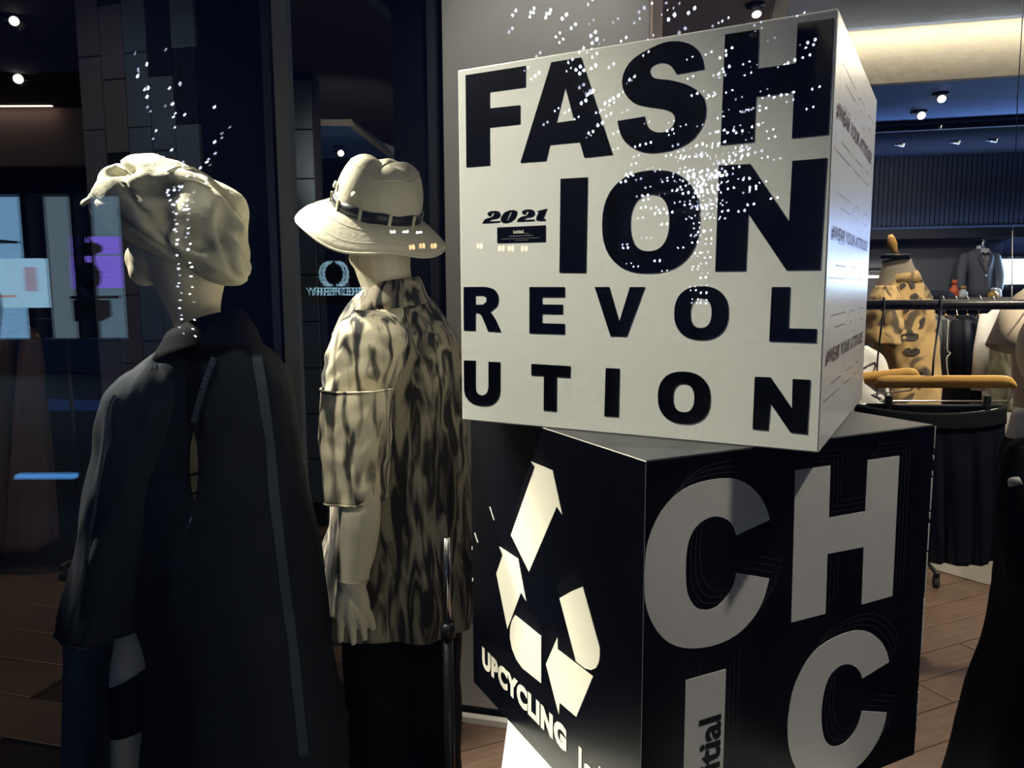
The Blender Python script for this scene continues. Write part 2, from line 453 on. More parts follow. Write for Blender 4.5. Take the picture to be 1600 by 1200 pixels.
LETTERS = {
  'front': [
    ('F', [[(16.1,590.5),(130.5,590.2),(130.4,557.5),(62.7,558),(62.4,531.5),(120.2,530.2),(120.1,500.7),(62.1,501),(62,439.6),(15.7,440)]]),
    ('A', [[(177,589.5),(228.5,589.5),(282.3,438.7),(235,438.1),(227.1,462.6),(174.3,463),(167.4,438.6),(120.8,439.2)], [(201.4,549.8),(217.2,496.4),(185.6,495.7)]]),
    ('S', [[(422.1,546.7),(421.4,552.1),(419.9,559.3),(417.1,566.6),(413,573.5),(407.5,579.4),(400.6,584.2),(392.4,588),(383.3,590.7),(374,592.2),(364,592.3),(353.4,590.5),(342,587.3),(328.9,582.9),(316.7,577.2),(308.1,570.6),(302.1,563),(298.2,554.2),(296.7,545.1),(297.7,536.5),(301,528.2),(306.9,519.8),(314.6,512.6),(323.2,508.2),(333.5,504.9),(347.5,501.5),(361,498.2),(369.8,494.8),(375.8,491),(379.5,486.4),(380.9,481.4),(380,476.1),(377.2,471.2),(373,467.4),(367.6,464.8),(361,464),(354.2,464.7),(348,467),(342.6,470.5),(338.7,475),(335.9,480),(334.4,485.6),(333.7,490),(290.1,487.9),(291.8,479.9),(294.6,469.9),(298.3,462.1),(303.6,454.9),(311.4,448.1),(320.8,442.5),(331.2,438.4),(342.2,435.9),(353.3,435.2),(364.7,435.9),(376.9,437.3),(389.1,440.3),(400.4,445.2),(410.4,452.1),(417.9,461.2),(423.1,471.1),(425.8,480),(426.4,488.7),(425.2,498.2),(422.2,507.1),(417.4,513.8),(411.1,519.6),(403.5,524.9),(394.3,529.7),(382.3,534.3),(370,538.2),(359.1,540.5),(350.3,542.5),(345.4,545.3),(342.7,548.5),(340.7,552.1),(340.1,555.7),(341.2,558.9),(344,561.6),(349,563.6),(354.8,564.7),(360.3,564.1),(365.6,562.3),(370.2,559.5),(374.5,555.7),(378.8,549.8),(381.9,544.8)]]),
    ('H', [[(451.2,589.8),(498,589.4),(497.7,537.2),(548.6,537.1),(549.1,589.3),(595.8,588.8),(594.1,439.2),(547.3,438.5),(547.7,499.4),(496.6,499.7),(496,438.3),(449.1,438.1)]]),
    ('I', [[(193.8,408.1),(240.7,407.2),(239.1,258.6),(192.4,259.5)]]),
    ('O', [[(421.6,333.2),(420.8,349.1),(418.3,361.6),(414.3,372.5),(408.8,382.2),(401.8,390.5),(393.3,397.5),(383.6,403),(372.5,407),(360,409.4),(344,410.2),(328,409.4),(315.4,407),(304.3,403),(294.6,397.5),(286.2,390.5),(279.2,382.2),(273.6,372.5),(269.6,361.6),(267.2,349.1),(266.3,333.2),(267.2,317.3),(269.6,304.9),(273.6,293.9),(279.2,284.2),(286.2,275.9),(294.6,268.9),(304.3,263.4),(315.4,259.4),(328,257),(344,256.2),(360,257),(372.5,259.4),(383.6,263.4),(393.3,268.9),(401.8,275.9),(408.8,284.2),(414.3,293.9),(418.3,304.9),(420.8,317.3)], [(375.1,332.1),(374.8,340.9),(373.8,347.7),(372.2,353.8),(370,359.1),(367.2,363.7),(363.8,367.5),(360,370.6),(355.5,372.8),(350.5,374.1),(344.1,374.5),(337.7,374.1),(332.7,372.8),(328.3,370.6),(324.4,367.5),(321,363.7),(318.2,359.1),(316,353.8),(314.4,347.7),(313.4,340.9),(313.1,332.1),(313.4,323.4),(314.4,316.5),(316,310.5),(318.2,305.1),(321,300.5),(324.4,296.7),(328.3,293.7),(332.7,291.5),(337.7,290.2),(344.1,289.7),(350.5,290.2),(355.5,291.5),(360,293.7),(363.8,296.7),(367.2,300.5),(370,305.1),(372.2,310.5),(373.8,316.5),(374.8,323.4)]]),
    ('N', [[(447.5,409.6),(492,408),(547.8,325.2),(549,407.9),(593.8,408.1),(591.3,258),(546.5,258.3),(491.1,339.4),(490.1,258.2),(446.2,258.2)]]),
    ('R', [[(7,236.7),(50.6,236.9),(58.4,235.5),(67.1,233.1),(72.1,229.4),(75.3,224.9),(76.9,220.2),(77.1,215.2),(76.4,209.7),(73.9,204.3),(66.9,198.6),(60.4,194.3),(64.8,189.7),(70.5,182.4),(76.8,170.6),(81.7,160.3),(55.7,160.8),(50.7,172),(44.8,184.2),(41.4,189.1),(38.4,191.3),(34.1,192.2),(30.6,192.3),(30.2,161.3),(6.4,161.2)], [(31,222.3),(46.6,222.3),(53,218.4),(53.4,211.8),(46.4,206.3),(30.8,206.1)]]),
    ('E', [[(137,236.2),(201.7,235.9),(201.8,219.8),(160.4,219.7),(160.4,207.5),(198.3,207.3),(198.4,192.1),(160.4,192.1),(160.4,176.4),(201.9,176.1),(202,159.4),(136.8,159.5)]]),
    ('V', [[(254.6,235.7),(279.3,235.7),(296.8,180.9),(313.9,235.5),(337.9,235.4),(309.3,158.5),(282.4,158.4)]]),
    ('O', [[(467.1,196.4),(466.7,204.7),(465.4,211.1),(463.3,216.9),(460.4,221.9),(456.7,226.2),(452.3,229.8),(447.2,232.7),(441.3,234.8),(434.8,236),(426.4,236.4),(418,236),(411.4,234.8),(405.5,232.7),(400.4,229.8),(396,226.2),(392.3,221.9),(389.4,216.9),(387.3,211.1),(386,204.7),(385.6,196.4),(386,188.2),(387.3,181.7),(389.4,176),(392.3,171),(396,166.6),(400.4,163),(405.5,160.2),(411.4,158.1),(418,156.8),(426.4,156.4),(434.8,156.8),(441.3,158.1),(447.2,160.2),(452.3,163),(456.7,166.6),(460.4,171),(463.3,176),(465.4,181.7),(466.7,188.2)], [(442.6,196.4),(442.4,200.9),(441.9,204.5),(441.1,207.6),(439.9,210.4),(438.5,212.8),(436.7,214.8),(434.7,216.4),(432.4,217.5),(429.8,218.2),(426.5,218.5),(423.1,218.2),(420.5,217.5),(418.2,216.4),(416.2,214.8),(414.4,212.8),(413,210.4),(411.8,207.6),(411,204.5),(410.5,200.9),(410.3,196.4),(410.5,191.8),(411,188.2),(411.8,185.1),(413,182.3),(414.4,179.9),(416.2,177.9),(418.2,176.3),(420.5,175.2),(423.1,174.5),(426.5,174.3),(429.8,174.5),(432.4,175.2),(434.7,176.3),(436.7,177.9),(438.5,179.9),(439.9,182.3),(441.1,185.1),(441.9,188.2),(442.4,191.8)]]),
    ('L', [[(527.6,234.7),(552.4,234.6),(552.1,176.4),(590.1,176.4),(589.9,157.2),(526.7,157.5)]]),
    ('U', [[(5.6,108.1),(29.6,108.4),(29,62.7),(29.6,58),(31.5,52.6),(36.3,49.1),(42,47.6),(47.7,49.2),(52.5,52.8),(54.8,58.3),(55.8,63.1),(56.2,107.9),(79.6,107.8),(79.2,58.9),(78.3,52.8),(75.7,45.3),(70.3,38.6),(62.7,33.2),(53.4,30.4),(43.1,29.5),(32.2,30.2),(22,32.6),(14.2,37.2),(8.7,43.2),(6.2,50.6),(5.4,56.7)]]),
    ('T', [[(140.3,107.8),(212.6,107.2),(212.2,88.2),(187.7,88.4),(187.2,30.6),(163.5,30.4),(164,88.9),(140.3,88.7)]]),
    ('I', [[(274.8,106.9),(298.2,107),(297.6,29.4),(273.2,29)]]),
    ('O', [[(444,67),(443.6,75.3),(442.3,81.9),(440.2,87.6),(437.3,92.7),(433.6,97.1),(429.2,100.7),(424,103.6),(418.2,105.7),(411.6,107),(403.1,107.4),(394.7,107),(388.1,105.7),(382.2,103.6),(377.1,100.7),(372.7,97.1),(369,92.7),(366,87.6),(363.9,81.9),(362.6,75.3),(362.2,67),(362.6,58.7),(363.9,52.1),(366,46.4),(369,41.3),(372.7,36.9),(377.1,33.3),(382.2,30.4),(388.1,28.3),(394.7,27),(403.1,26.6),(411.6,27),(418.2,28.3),(424,30.4),(429.2,33.3),(433.6,36.9),(437.3,41.3),(440.2,46.4),(442.3,52.1),(443.6,58.7)], [(419.7,66.9),(419.5,71.5),(419,75),(418.1,78.2),(416.9,81),(415.4,83.3),(413.6,85.3),(411.5,86.9),(409.1,88.1),(406.4,88.7),(403,89),(399.6,88.7),(396.9,88.1),(394.5,86.9),(392.4,85.3),(390.6,83.3),(389.1,81),(387.9,78.2),(387,75),(386.5,71.5),(386.3,66.9),(386.5,62.4),(387,58.8),(387.9,55.7),(389.1,52.9),(390.6,50.5),(392.4,48.5),(394.5,46.9),(396.9,45.8),(399.6,45.1),(403,44.9),(406.4,45.1),(409.1,45.8),(411.5,46.9),(413.6,48.5),(415.4,50.5),(416.9,52.9),(418.1,55.7),(419,58.8),(419.5,62.4)]]),
    ('N', [[(508.1,105),(530.3,105.3),(561.4,62.3),(560.9,104.7),(584.5,104.5),(583.3,27),(560.6,27.3),(531.4,67.6),(529.4,27.4),(507.5,27.9)]]),
    ('sticker', [[(75.8,336.1),(166.7,336),(166.7,309.8),(75.6,310.5)]]),
    ('2', [[(46.4,344.7),(79.7,344.9),(81.2,346.9),(59.8,346.8),(60.9,348.9),(67,350.9),(74.1,351.1),(80.2,354),(81.9,358.3),(79.8,361.8),(74.3,363.6),(65.1,363.8),(58.9,362.4),(56.5,359),(58.4,356.8),(62,356),(64.5,357.4),(64,360),(66.3,361.2),(69.4,361),(69.8,358.8),(67.1,354.7),(63,353.1),(55.8,352.3),(50.6,349.8)]]),
    ('0', [[(82.4,348.4),(83.7,345.3),(87.7,343.7),(93.3,343.3),(102.3,345.1),(110.2,350.5),(114,357.1),(113,361.8),(107.3,363.4),(99.4,363.1),(90.4,360.4),(84.3,354.3)], [(93.1,347),(94.3,346.3),(96.3,346.7),(104.1,359.3),(103.1,360.6),(100.4,360.5)]]),
    ('2', [[(113.3,344.4),(145,344.5),(146.5,346.4),(126.1,346.3),(127.1,348.4),(133,350.4),(139.8,350.6),(145.5,353.4),(147.1,357.6),(145.1,361),(139.8,362.8),(131.1,363),(125.2,361.6),(122.9,358.3),(124.7,356.1),(128.1,355.4),(130.5,356.7),(130.1,359.2),(132.2,360.4),(135.1,360.2),(135.6,358.1),(133,354),(129.1,352.5),(122.2,351.8),(117.3,349.3)]]),
    ('1', [[(151.1,359.1),(158.8,360.6),(169.4,362.5),(161.6,346.1),(166.8,346.3),(165.2,343.7),(155.9,343.8),(149.7,345.4),(150.2,349.5),(154.2,356.7)]]),
  ],
  'recycle': [
    ('arrow', [[(266.3,533.4),(343.1,533.4),(375.1,466.4),(357.3,475.4),(257.6,330.2),(185.7,377.4),(280.7,526.4)]]),
    ('arrow', [[(134.9,339.8),(215.6,340.5),(246.5,271.4),(226.3,280.6),(168.7,187.4),(120.8,280.9),(150,327.4)]]),
    ('arrow', [[(201.5,227.3),(303.1,227.6),(303,140.8),(230.8,135.8),(205.3,142.1),(187.9,155.2),(179.3,173.7),(180.7,193.6),(188.5,211.9)]]),
    ('arrow', [[(360.6,249.5),(361.7,228.5),(471.7,231.3),(422.5,139),(368.2,136.8),(365.5,114.6),(320.7,184.2)]]),
    ('arrow', [[(367.2,321),(408.3,348.2),(440,366.4),(490.2,287.1),(491.2,275.2),(487.9,261.4),(480.2,249.4),(466.3,239.6),(447.9,234.2),(421.1,234)]]),
  ],
  'chic': [
    ('C', [[(229.1,486.4),(226.4,494.5),(221.8,505.2),(215.1,516.1),(206.8,526.8),(196.9,536.5),(186,544.9),(174.9,551.4),(163.4,556.2),(151.7,559.3),(139.2,560.9),(125.5,561.7),(110.8,561.4),(94.8,560.3),(78.7,557.7),(63.6,553.2),(49.7,546.5),(37,537.1),(25.9,525.8),(17,513.6),(10.1,500.7),(5.2,488.3),(2,474.5),(0.3,456.9),(-0.1,438.1),(0.2,420),(1.8,403),(5.4,388.6),(10.5,375.6),(17,363.1),(24.9,351.4),(34.2,340.8),(45,331.4),(57.3,323.9),(71.1,318),(86.7,313.7),(103.6,310.9),(121.6,309.5),(139.8,310),(157.2,312.8),(173.6,317.8),(188.4,325.5),(201.3,334.9),(211.7,345.6),(219.6,356.7),(224.9,367.7),(228.4,378),(231.2,387.2),(233,393.8),(167.1,413.9),(165.3,406.8),(162.3,397.9),(158.7,390.8),(153,383.8),(143.1,375.4),(131.7,368.6),(121,366.6),(110.7,367.3),(101.2,370),(92.8,374.7),(86,381.5),(80.7,389.5),(76.9,397.5),(74.4,406),(73.1,415),(72.4,425.5),(71.8,439.4),(72.1,453.9),(73.5,466.6),(76.4,477.8),(81,487.3),(87.4,495),(95.9,500.8),(105.7,504.6),(116.2,506.5),(126.8,506.1),(137.2,502.8),(146.3,498),(152.8,492.8),(157.7,486.7),(161.7,478.6),(164.4,471.8)]]),
    ('H', [[(278.1,557.1),(352.8,556.5),(354.7,472.1),(437.2,471.4),(436.5,556.3),(512.5,556),(515,313.3),(440,312.4),(437.8,411.4),(355.2,412.8),(357.1,313),(282.5,313.4)]]),
    ('I', [[(76.6,267.3),(152.2,266.9),(155.5,48.4),(76.9,44.6)]]),
    ('C', [[(516.2,194.9),(513.9,202.5),(509.9,212.7),(503.7,223.5),(495.9,234.2),(486.6,243.1),(476.8,250.7),(468.1,256.8),(458.2,261.8),(445,266.5),(430.1,269.8),(414,270.8),(396.9,270),(378.9,268),(361.1,264.3),(344.7,258.7),(329.8,250.6),(317,238.4),(306.1,224.2),(297.2,210),(290.4,194.1),(286.3,174.3),(284.2,154.6),(283.9,139.2),(284.9,125.1),(286.8,110.9),(290.5,96.2),(296.9,78.9),(305.6,62),(316,48.1),(328.6,36),(344,25.2),(361.7,16.9),(382.2,12.2),(403.8,10.9),(425.1,14.1),(444.6,19.6),(459.1,24.6),(471.9,31.6),(486.2,42.8),(498.8,55.8),(507.2,68.5),(512.9,80.8),(516.2,93.3),(517.7,102.6),(454.1,121.8),(452.5,113.5),(449.2,103.1),(443.9,94),(436.6,85.8),(426.8,79.1),(416.2,74.6),(406.1,73.1),(396.4,74),(387.3,77),(379,82.3),(372,89.8),(366.3,99.9),(362,113.8),(359.2,129.5),(358.4,145.9),(359.3,162.1),(361.7,177.2),(365.7,190.4),(370.9,200.1),(377.8,207.4),(386.9,212.7),(397.1,215.6),(407.4,215.7),(417.4,213.6),(426.6,209.6),(434.7,204.2),(441.3,197.8),(446.3,191.3),(449.5,185.1),(451.3,180.5)]]),
  ],
}

# ------------------------------------------------------------------ setting
YAW = rad(14.5)
E1 = Vector((cos(YAW), -sin(YAW), 0))
E2 = Vector((sin(YAW), cos(YAW), 0))
UZ = Vector((0, 0, 1))
def SH(a, b, z): return E1 * a + E2 * b + UZ * z
def ab(p): return p.dot(E1), p.dot(E2)
def on_b(px, py, b):
    """point where a sight line meets the shop plane at depth b"""
    d = ray(px, py)
    return EYE + d * ((b - EYE.dot(E2)) / d.dot(E2))
def sbox(mb, a0, a1, b0, b1, z0, z1):
    return mb.box(SH((a0 + a1) / 2, (b0 + b1) / 2, (z0 + z1) / 2), a1 - a0, b1 - b0, z1 - z0, -YAW)
def struct(name, mb, m, parent=None):
    o = mb.build(name, m, parent)
    if parent is None: o['kind'] = 'structure'
    return o

# floor with boards
floor = struct('floor', MB().box((0, 5.4, -.04), 16, 9.2, .05), M['subfloor'])
D1, N1 = Vector((.911, .413, 0)), Vector((-.413, .911, 0))
def board_mesh(L, w):
    b = MB()
    c = .004
    vs = []
    for z, k in ((-.014, 0), (-.002, 0), (0, c)):
        vs += [(-L / 2 + k, -w / 2 + k, z), (L / 2 - k, -w / 2 + k, z), (L / 2 - k, w / 2 - k, z), (-L / 2 + k, w / 2 - k, z)]
    fs = [(0, 3, 2, 1), (8, 9, 10, 11)]
    for r in (0, 4):
        for j in range(4): fs.append((r + j, r + (j + 1) % 4, r + 4 + (j + 1) % 4, r + 4 + j))
    me = bpy.data.meshes.new('plank')
    me.from_pydata(vs, [], fs)
    return me
me_p = board_mesh(1.196, .156)
me_p.materials.append(M['plank'])
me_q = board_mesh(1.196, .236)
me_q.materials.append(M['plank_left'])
def lay(me, p, ang, dz):
    o = bpy.data.objects.new('plank', me)
    COL.objects.link(o)
    o.parent = floor
    o.location = (p.x, p.y, dz)
    o.rotation_euler = (0, 0, ang + (pi if R.random() < .5 else 0))
for i in range(-12, 42):
    for j in range(-3, 7):
        p = N1 * (i * .16) + D1 * (j * 1.2 + (i * .47) % 1.2)
        if -.95 < p.x < 3.9 and 1.5 < p.y < 5.6 and not (p.x > .9 and p.y > 2.2 + 1.9 * p.x) and p.x < p.y * .85 + .3:
            lay(me_p, p, math.atan2(.413, .911), R.uniform(-.0012, 0))
for i in range(4, 19):
    for j in range(-5, 2):
        p = E2 * (i * .24) + E1 * (j * 1.2 + (i * .53) % 1.2)
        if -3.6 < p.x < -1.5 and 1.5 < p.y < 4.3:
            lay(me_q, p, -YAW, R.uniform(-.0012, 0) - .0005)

# grey plaster pier behind the boxes
p0 = atz(722, 1121, 0)
B0 = p0.dot(E2)
aL, aR = ab(on_b(697, 450, B0))[0], ab(on_b(1020, 20, B0))[0]
struct('wall_center', sbox(MB(), aL, aR - .01, B0, B0 + .3, .05, 3.4), M['plaster_grey'])
struct('wall_return', sbox(MB(), aR - .01, aR, B0 + .004, B0 + .42, .05, 3.4), M['plaster_lit_side'])  # thin slab carrying the pinkish light as colour
struct('trim_1', sbox(MB(), aL + .02, aR - .03, B0 + .02, B0 + .28, 0, .05), M['dark_paint'])
struct('baseboard_center', sbox(MB(), aL - .3, aR + .02, B0 - .03, B0 + .0, 0, .022), M['white_paint'])

# dark jamb between the pier and the dark glass
aj = ab(on_b(622, 200, B0 + .1))[0]
struct('trim_2', sbox(MB(), aj, aL - .003, B0 + .06, B0 + .5, 0, 4), M['navy_panel'])
aj2 = ab(on_b(672, 200, B0 + .04))[0]
struct('trim_3', sbox(MB(), aj2, aj2 + .03, B0 + .02, B0 + .06, 0, 4), M['dark_paint'])

# painted post of the window bay
pa, pb = at(431, 200, 3.0), at(454, 200, 3.0)
struct('trim_4', MB().box(((pa.x + pb.x) / 2, 3.03, 1.9), pb.x - pa.x, .06, 3.8), M['post_paint'])

# ceiling: dark soffits around a raised bright tray
ZC, ZT = 2.86, 3.2
bF = .5 * (ab(atz(1365, 130, ZC))[1] + ab(atz(1600, 118, ZC))[1])
bM = ab(atz(1480, 185, ZC))[1]
bB = ab(atz(1480, 238, ZC))[1]
aT = ab(atz(1232, 14, ZC))[0]
struct('ceiling', sbox(MB(), -.55, aT - .07, 1.6, bF, ZC, ZC + .06), M['mauve_paint'])
struct('trim_5', sbox(MB(), aT - .07, aT, 1.6, bF, ZC - .012, ZT + .02), M['white_paint'])
struct('ceiling_tray', sbox(MB(), aT, 7, 1.6, bF - .03, ZT, ZT + .04), M['bluegrey_paint'])
struct('ceiling_slot', sbox(MB(), aT, 7, bF - .4, bF + .1, ZT + .3, ZT + .34), M['white_paint'])
struct('trim_6', sbox(MB(), aT, 7, bF, bF + .06, ZC, ZT + .32), M['cream_plaster'])
struct('ceiling_blue', sbox(MB(), -.2, 7, bF + .06, bM, ZC, ZC + .06), M['blue_lit_soffit'])
struct('ceiling_back', sbox(MB(), -.2, 7, bM, bB + .1, ZC - .02, ZC + .04), mat('black_ceiling', (.012, .012, .015), .9, spec=0))
led = sbox(MB(), aT + .05, 6.5, bF - .10, bF - .07, ZT + .045, ZT + .065).build('led_strip', M['led_warm'])
tag(led, 'long warm light strip in the slot above the cream ceiling cove', 'light strip')

area('cove_strip', SH(aT + 2.6, bF - .10, ZT - .008), SH(aT + 2.6, bF, ZT - .25), 13, (1, .87, .66), 5.0, .02)
# back wall with fine upright slats
wb = struct('wall_back', sbox(MB(), -13, 7, bB + .08, bB + .2, 0, 5.2), M['dark_paint'])
sl = MB()
a = -4.2
while a < 5.2:
    top = ZC if a > -.15 else 5.2
    sbox(sl, a, a + .036, bB + .05, bB + .08, 2.12, top)
    a += .045
o = sl.build('slat_panel', M['navy_slat'], wb)
o['kind'] = 'stuff'
al0, al1 = ab(on_b(1355, 360, bB))[0], ab(on_b(1575, 360, bB))[0]
struct('trim_7', sbox(MB(), -.1, al1 + .6, bB - .02, bB + .08, 2.05, 2.13), M['dark_paint'])
struct('trim_8', sbox(MB(), al0 - .5, al1, bB - .16, bB + .08, 1.985, 2.03), M['charcoal'])
struct('fill_lip', sbox(MB(), -.1, al1 + 1.5, bB - .19, bB - .16, 2.0, 2.10), M['dark_paint'])  # added lip, hides the blue fill lamp from view
area('blue_fill', SH(3.0, bB - .10, 2.06), SH(3.0, bF + .4, ZC), 260, (.34, .52, 1), 4.0, .04)  # added fill lamp, brightens the blue soffit from below
struct('wall_alcove', sbox(MB(), al0 - .5, al1 - .02, bB + .04, bB + .08, .1, 1.985), mat('alcove_grey', (.10, .105, .12), .8))

# raised cove built solid in place of one mirrored in dark glass
def sheet(pts, t=.03):
    m = MB().add(pts, [tuple(range(len(pts)))])
    return m
o = struct('trim_9', sheet([at(470, 135, 6.4), at(505, 133, 6.4), at(545, 197, 6.4), at(470, 196, 6.4)]), M['cream_plaster'])
solid(o, .05, 1)
o = struct('trim_10', sheet([at(505, 133, 6.4), at(622, 189, 7.7), at(616, 252, 7.8), at(545, 197, 6.4)]), M['cream_plaster'])
solid(o, .05, 1)
o = struct('ceiling_left', sheet([at(470, 196, 6.4), at(545, 197, 6.4), at(612, 246, 7.8), at(470, 248, 7.8)]), M['blue_lit_soffit'])
solid(o, .02, 1)
spot('cove_spot', at(520, 215, 5.0) + Vector((.2, -.6, -.5)), at(530, 175, 6.6), 22, (1, .9, .75), 60, .8, .05)

# clad pier and dark glass panel behind the window bay
C0 = at(150, 500, 3.5)
C1 = at(326, 500, 3.5)
bW = C0.dot(E2)
w0, w1 = ab(on_b(148, 400, bW))[0], ab(on_b(326, 400, bW))[0]
w2, w3 = ab(on_b(330, 400, bW))[0], ab(on_b(424, 400, bW))[0]
wl = struct('wall_left', sbox(MB(), w0, w1, bW, bW + .2, 0, 3.6), M['grout'])
struct('window_2', sbox(MB(), w2, w3, bW - .01, bW + .05, 0, 3.6), M['navy_panel'])
tile_me = {}
ncol = 5
tw = (w1 - w0) / ncol
me_t = {}
for k, mm in (('a', 'teal_tile'), ('b', 'tile_brown'), ('c', 'tile_dark')):
    me = MB().box((0, 0, 0), tw - .005, .016, .295).build('tile_master', M[mm])
    me_t[k] = me.data
    bpy.data.objects.remove(me)
for c in range(ncol):
    z, k = .12 - .1 * (c % 2), 0
    while z < 3.5:
        key = 'b' if c < 2 else 'a'
        if (c, k) in ((1, 6), (3, 8), (2, 10), (0, 9), (4, 7), (3, 5), (1, 9)): key = 'c'
        t = bpy.data.objects.new('tile', me_t[key])
        COL.objects.link(t)
        t.parent = wl
        t.location = SH(w0 + (c + .5) * tw, bW - .008 - R.uniform(0, .003), z + .15)
        t.rotation_euler = (0, R.uniform(-.002, .002), -YAW)
        z += .3
        k += 1
# tiled pilaster seen in the dark glass
q0, q1 = at(459, 400, 5.0), at(497, 400, 5.0)
pil = struct('wall_pilaster', MB().box(((q0.x + q1.x) / 2, 5.1, 1.55), q1.x - q0.x, .18, 3.1), M['grout'])
me = MB().box((0, 0, 0), q1.x - q0.x - .012, .02, .285).build('tile_master', M['teal_tile'])
me_pt = me.data
bpy.data.objects.remove(me)
for i in range(9):
    t = bpy.data.objects.new('tile', me_pt)
    COL.objects.link(t)
    t.parent = pil
    t.location = ((q0.x + q1.x) / 2, 5.0 - .004 * (i % 3), .3 + i * .295)
# far left: dim room with a lit cove
struct('ceiling_dim', sbox(MB(), -13, -1.6, 2.55, 8, ZC, ZC + .05).box((-4.6, 2.4, ZC + .025), 4.6, 2.6, .049), mat('dim_ceiling', (.05, .045, .05), .9))
struct('wall_cove', MB().box(tuple((at(-60, 212, 6.0) + at(95, 212, 6.0)) / 2), 1.2, .1, .45), mat('pink_plaster', (.42, .30, .27), .9, bump=.2, scale=20))
pc = at(30, 167, 5.9)
tag(MB().box((pc.x - .2, 5.88, pc.z + .005), .9, .02, .015).build('led_strip', glow('led_dim', (1, .78, .6), 3, True)), 'short warm light strip above the pink cove panel', 'light strip')

# shop window: two panes, the inner one a touch out of true
def glass_mat():
    m = bpy.data.materials.new('glass')
    m.use_nodes = True
    nt = m.node_tree
    nt.nodes.clear()
    o = nt.nodes.new('ShaderNodeOutputMaterial')
    mx = nt.nodes.new('ShaderNodeMixShader')
    lw = nt.nodes.new('ShaderNodeLayerWeight')
    pw = nt.nodes.new('ShaderNodeMath')
    pw.operation = 'POWER'
    pw.inputs[1].default_value = 5
    fr = nt.nodes.new('ShaderNodeMath')
    fr.operation = 'MULTIPLY_ADD'
    fr.inputs[1].default_value = .96
    fr.inputs[2].default_value = .04
    nt.links.new(lw.outputs['Facing'], pw.inputs[0])
    nt.links.new(pw.outputs[0], fr.inputs[0])
    tr = nt.nodes.new('ShaderNodeBsdfTransparent')
    tr.inputs[0].default_value = (.985, .992, .992, 1)
    gl = nt.nodes.new('ShaderNodeBsdfGlossy')
    gl.inputs['Roughness'].default_value = 0
    nt.links.new(fr.outputs[0], mx.inputs[0])
    nt.links.new(tr.outputs[0], mx.inputs[1])
    nt.links.new(gl.outputs[0], mx.inputs[2])
    nt.links.new(mx.outputs[0], o.inputs[0])
    return m
M['glass'] = glass_mat()
win = struct('window_1', MB().box((0, .865, -.02), 6.4, .09, .06).box((0, .865, 3.72), 6.4, .09, .06), M['dark_metal'])
g = MB().box((0, .85, 1.85), 6.2, .006, 3.68).build('pane', M['glass'], win)
g = MB().box((0, .885, 1.85), 6.2, .006, 3.68, rad(.14)).build('pane', M['glass'], win)

# ------------------------------------------------------------------ the stacked display boxes
x1, y1, z1, a1, x2, y2, a2, SZ = .4341, 1.0923, 1.3122, .5101, .1819, 1.0477, 1.1084, .6
u1 = Vector((-cos(a1), sin(a1), 0)); v1 = Vector((sin(a1), cos(a1), 0))
l2 = Vector((-cos(a2), sin(a2), 0)); r2 = Vector((sin(a2), cos(a2), 0))
Q1 = Vector((x1, y1, z1)); T2 = Vector((x2, y2, z1))
def face(O, ex, n):
    """frame of a box face in millimetres, z out of the face in metres"""
    return lambda x, y, z: O + ex * (x / 1000) + UZ * (y / 1000) + n * z
F_front = face(Q1 + u1 * SZ, -u1, -v1)
F_side = face(Q1, v1, -u1)
F_rec = face(T2 + l2 * SZ - UZ * SZ, -l2, -r2)
F_chic = face(T2 - UZ * SZ, r2, -l2)
def board_box(name, c, ex, ey, m, parent):
    o = MB().box(c, SZ, SZ, SZ, ex=ex, ey=ey).build(name, m, parent)
    return bevel(o, .0022)

# top: white box
c1 = Q1 + u1 * SZ / 2 + v1 * SZ / 2
wb_ = thing('display_box', Q1, 'white lettered display box balanced askew on the black box', 'box')
board_box('box_body', c1 + UZ * (SZ / 2 + .0008), -u1, v1, M['white_board'], wb_)
sticker = None
for nm, loops in LETTERS['front']:
    n2 = 'letter' if not nm[0].isdigit() else 'numeral'
    if nm == 'sticker': n2 = 'dash_sticker'
    o = poly_mesh(MB(), loops, F_front, -.0002, .0008).build(n2, M['black_print'], wb_)
    if nm == 'sticker': sticker = o
text_mesh(MB(), 'initial', F_front, 107, 126, 324.6, 330.4, .0008, .0012, .03).build('lettering', M['cream_print'], sticker)
mb = MB()
poly_mesh(mb, [[(126.5, 324.6), (128, 324.6), (128, 326), (126.5, 326)]], F_front, .0008, .0012)
for (xa, xb, yy, h) in ((99, 144, 320, 1.2), (84, 157, 316, .9), (110, 134, 313, .9), (128, 136, 323.6, .9)):
    x = xa
    while x < xb:
        w = R.uniform(.8, 3.2)
        poly_mesh(mb, [[(x, yy), (x + w, yy), (x + w, yy + h), (x, yy + h)]], F_front, .0008, .0011)
        x += w + R.uniform(.4, 1.1)
mb.build('small_print', mat('print_grey', (.22, .22, .23), .6), sticker)
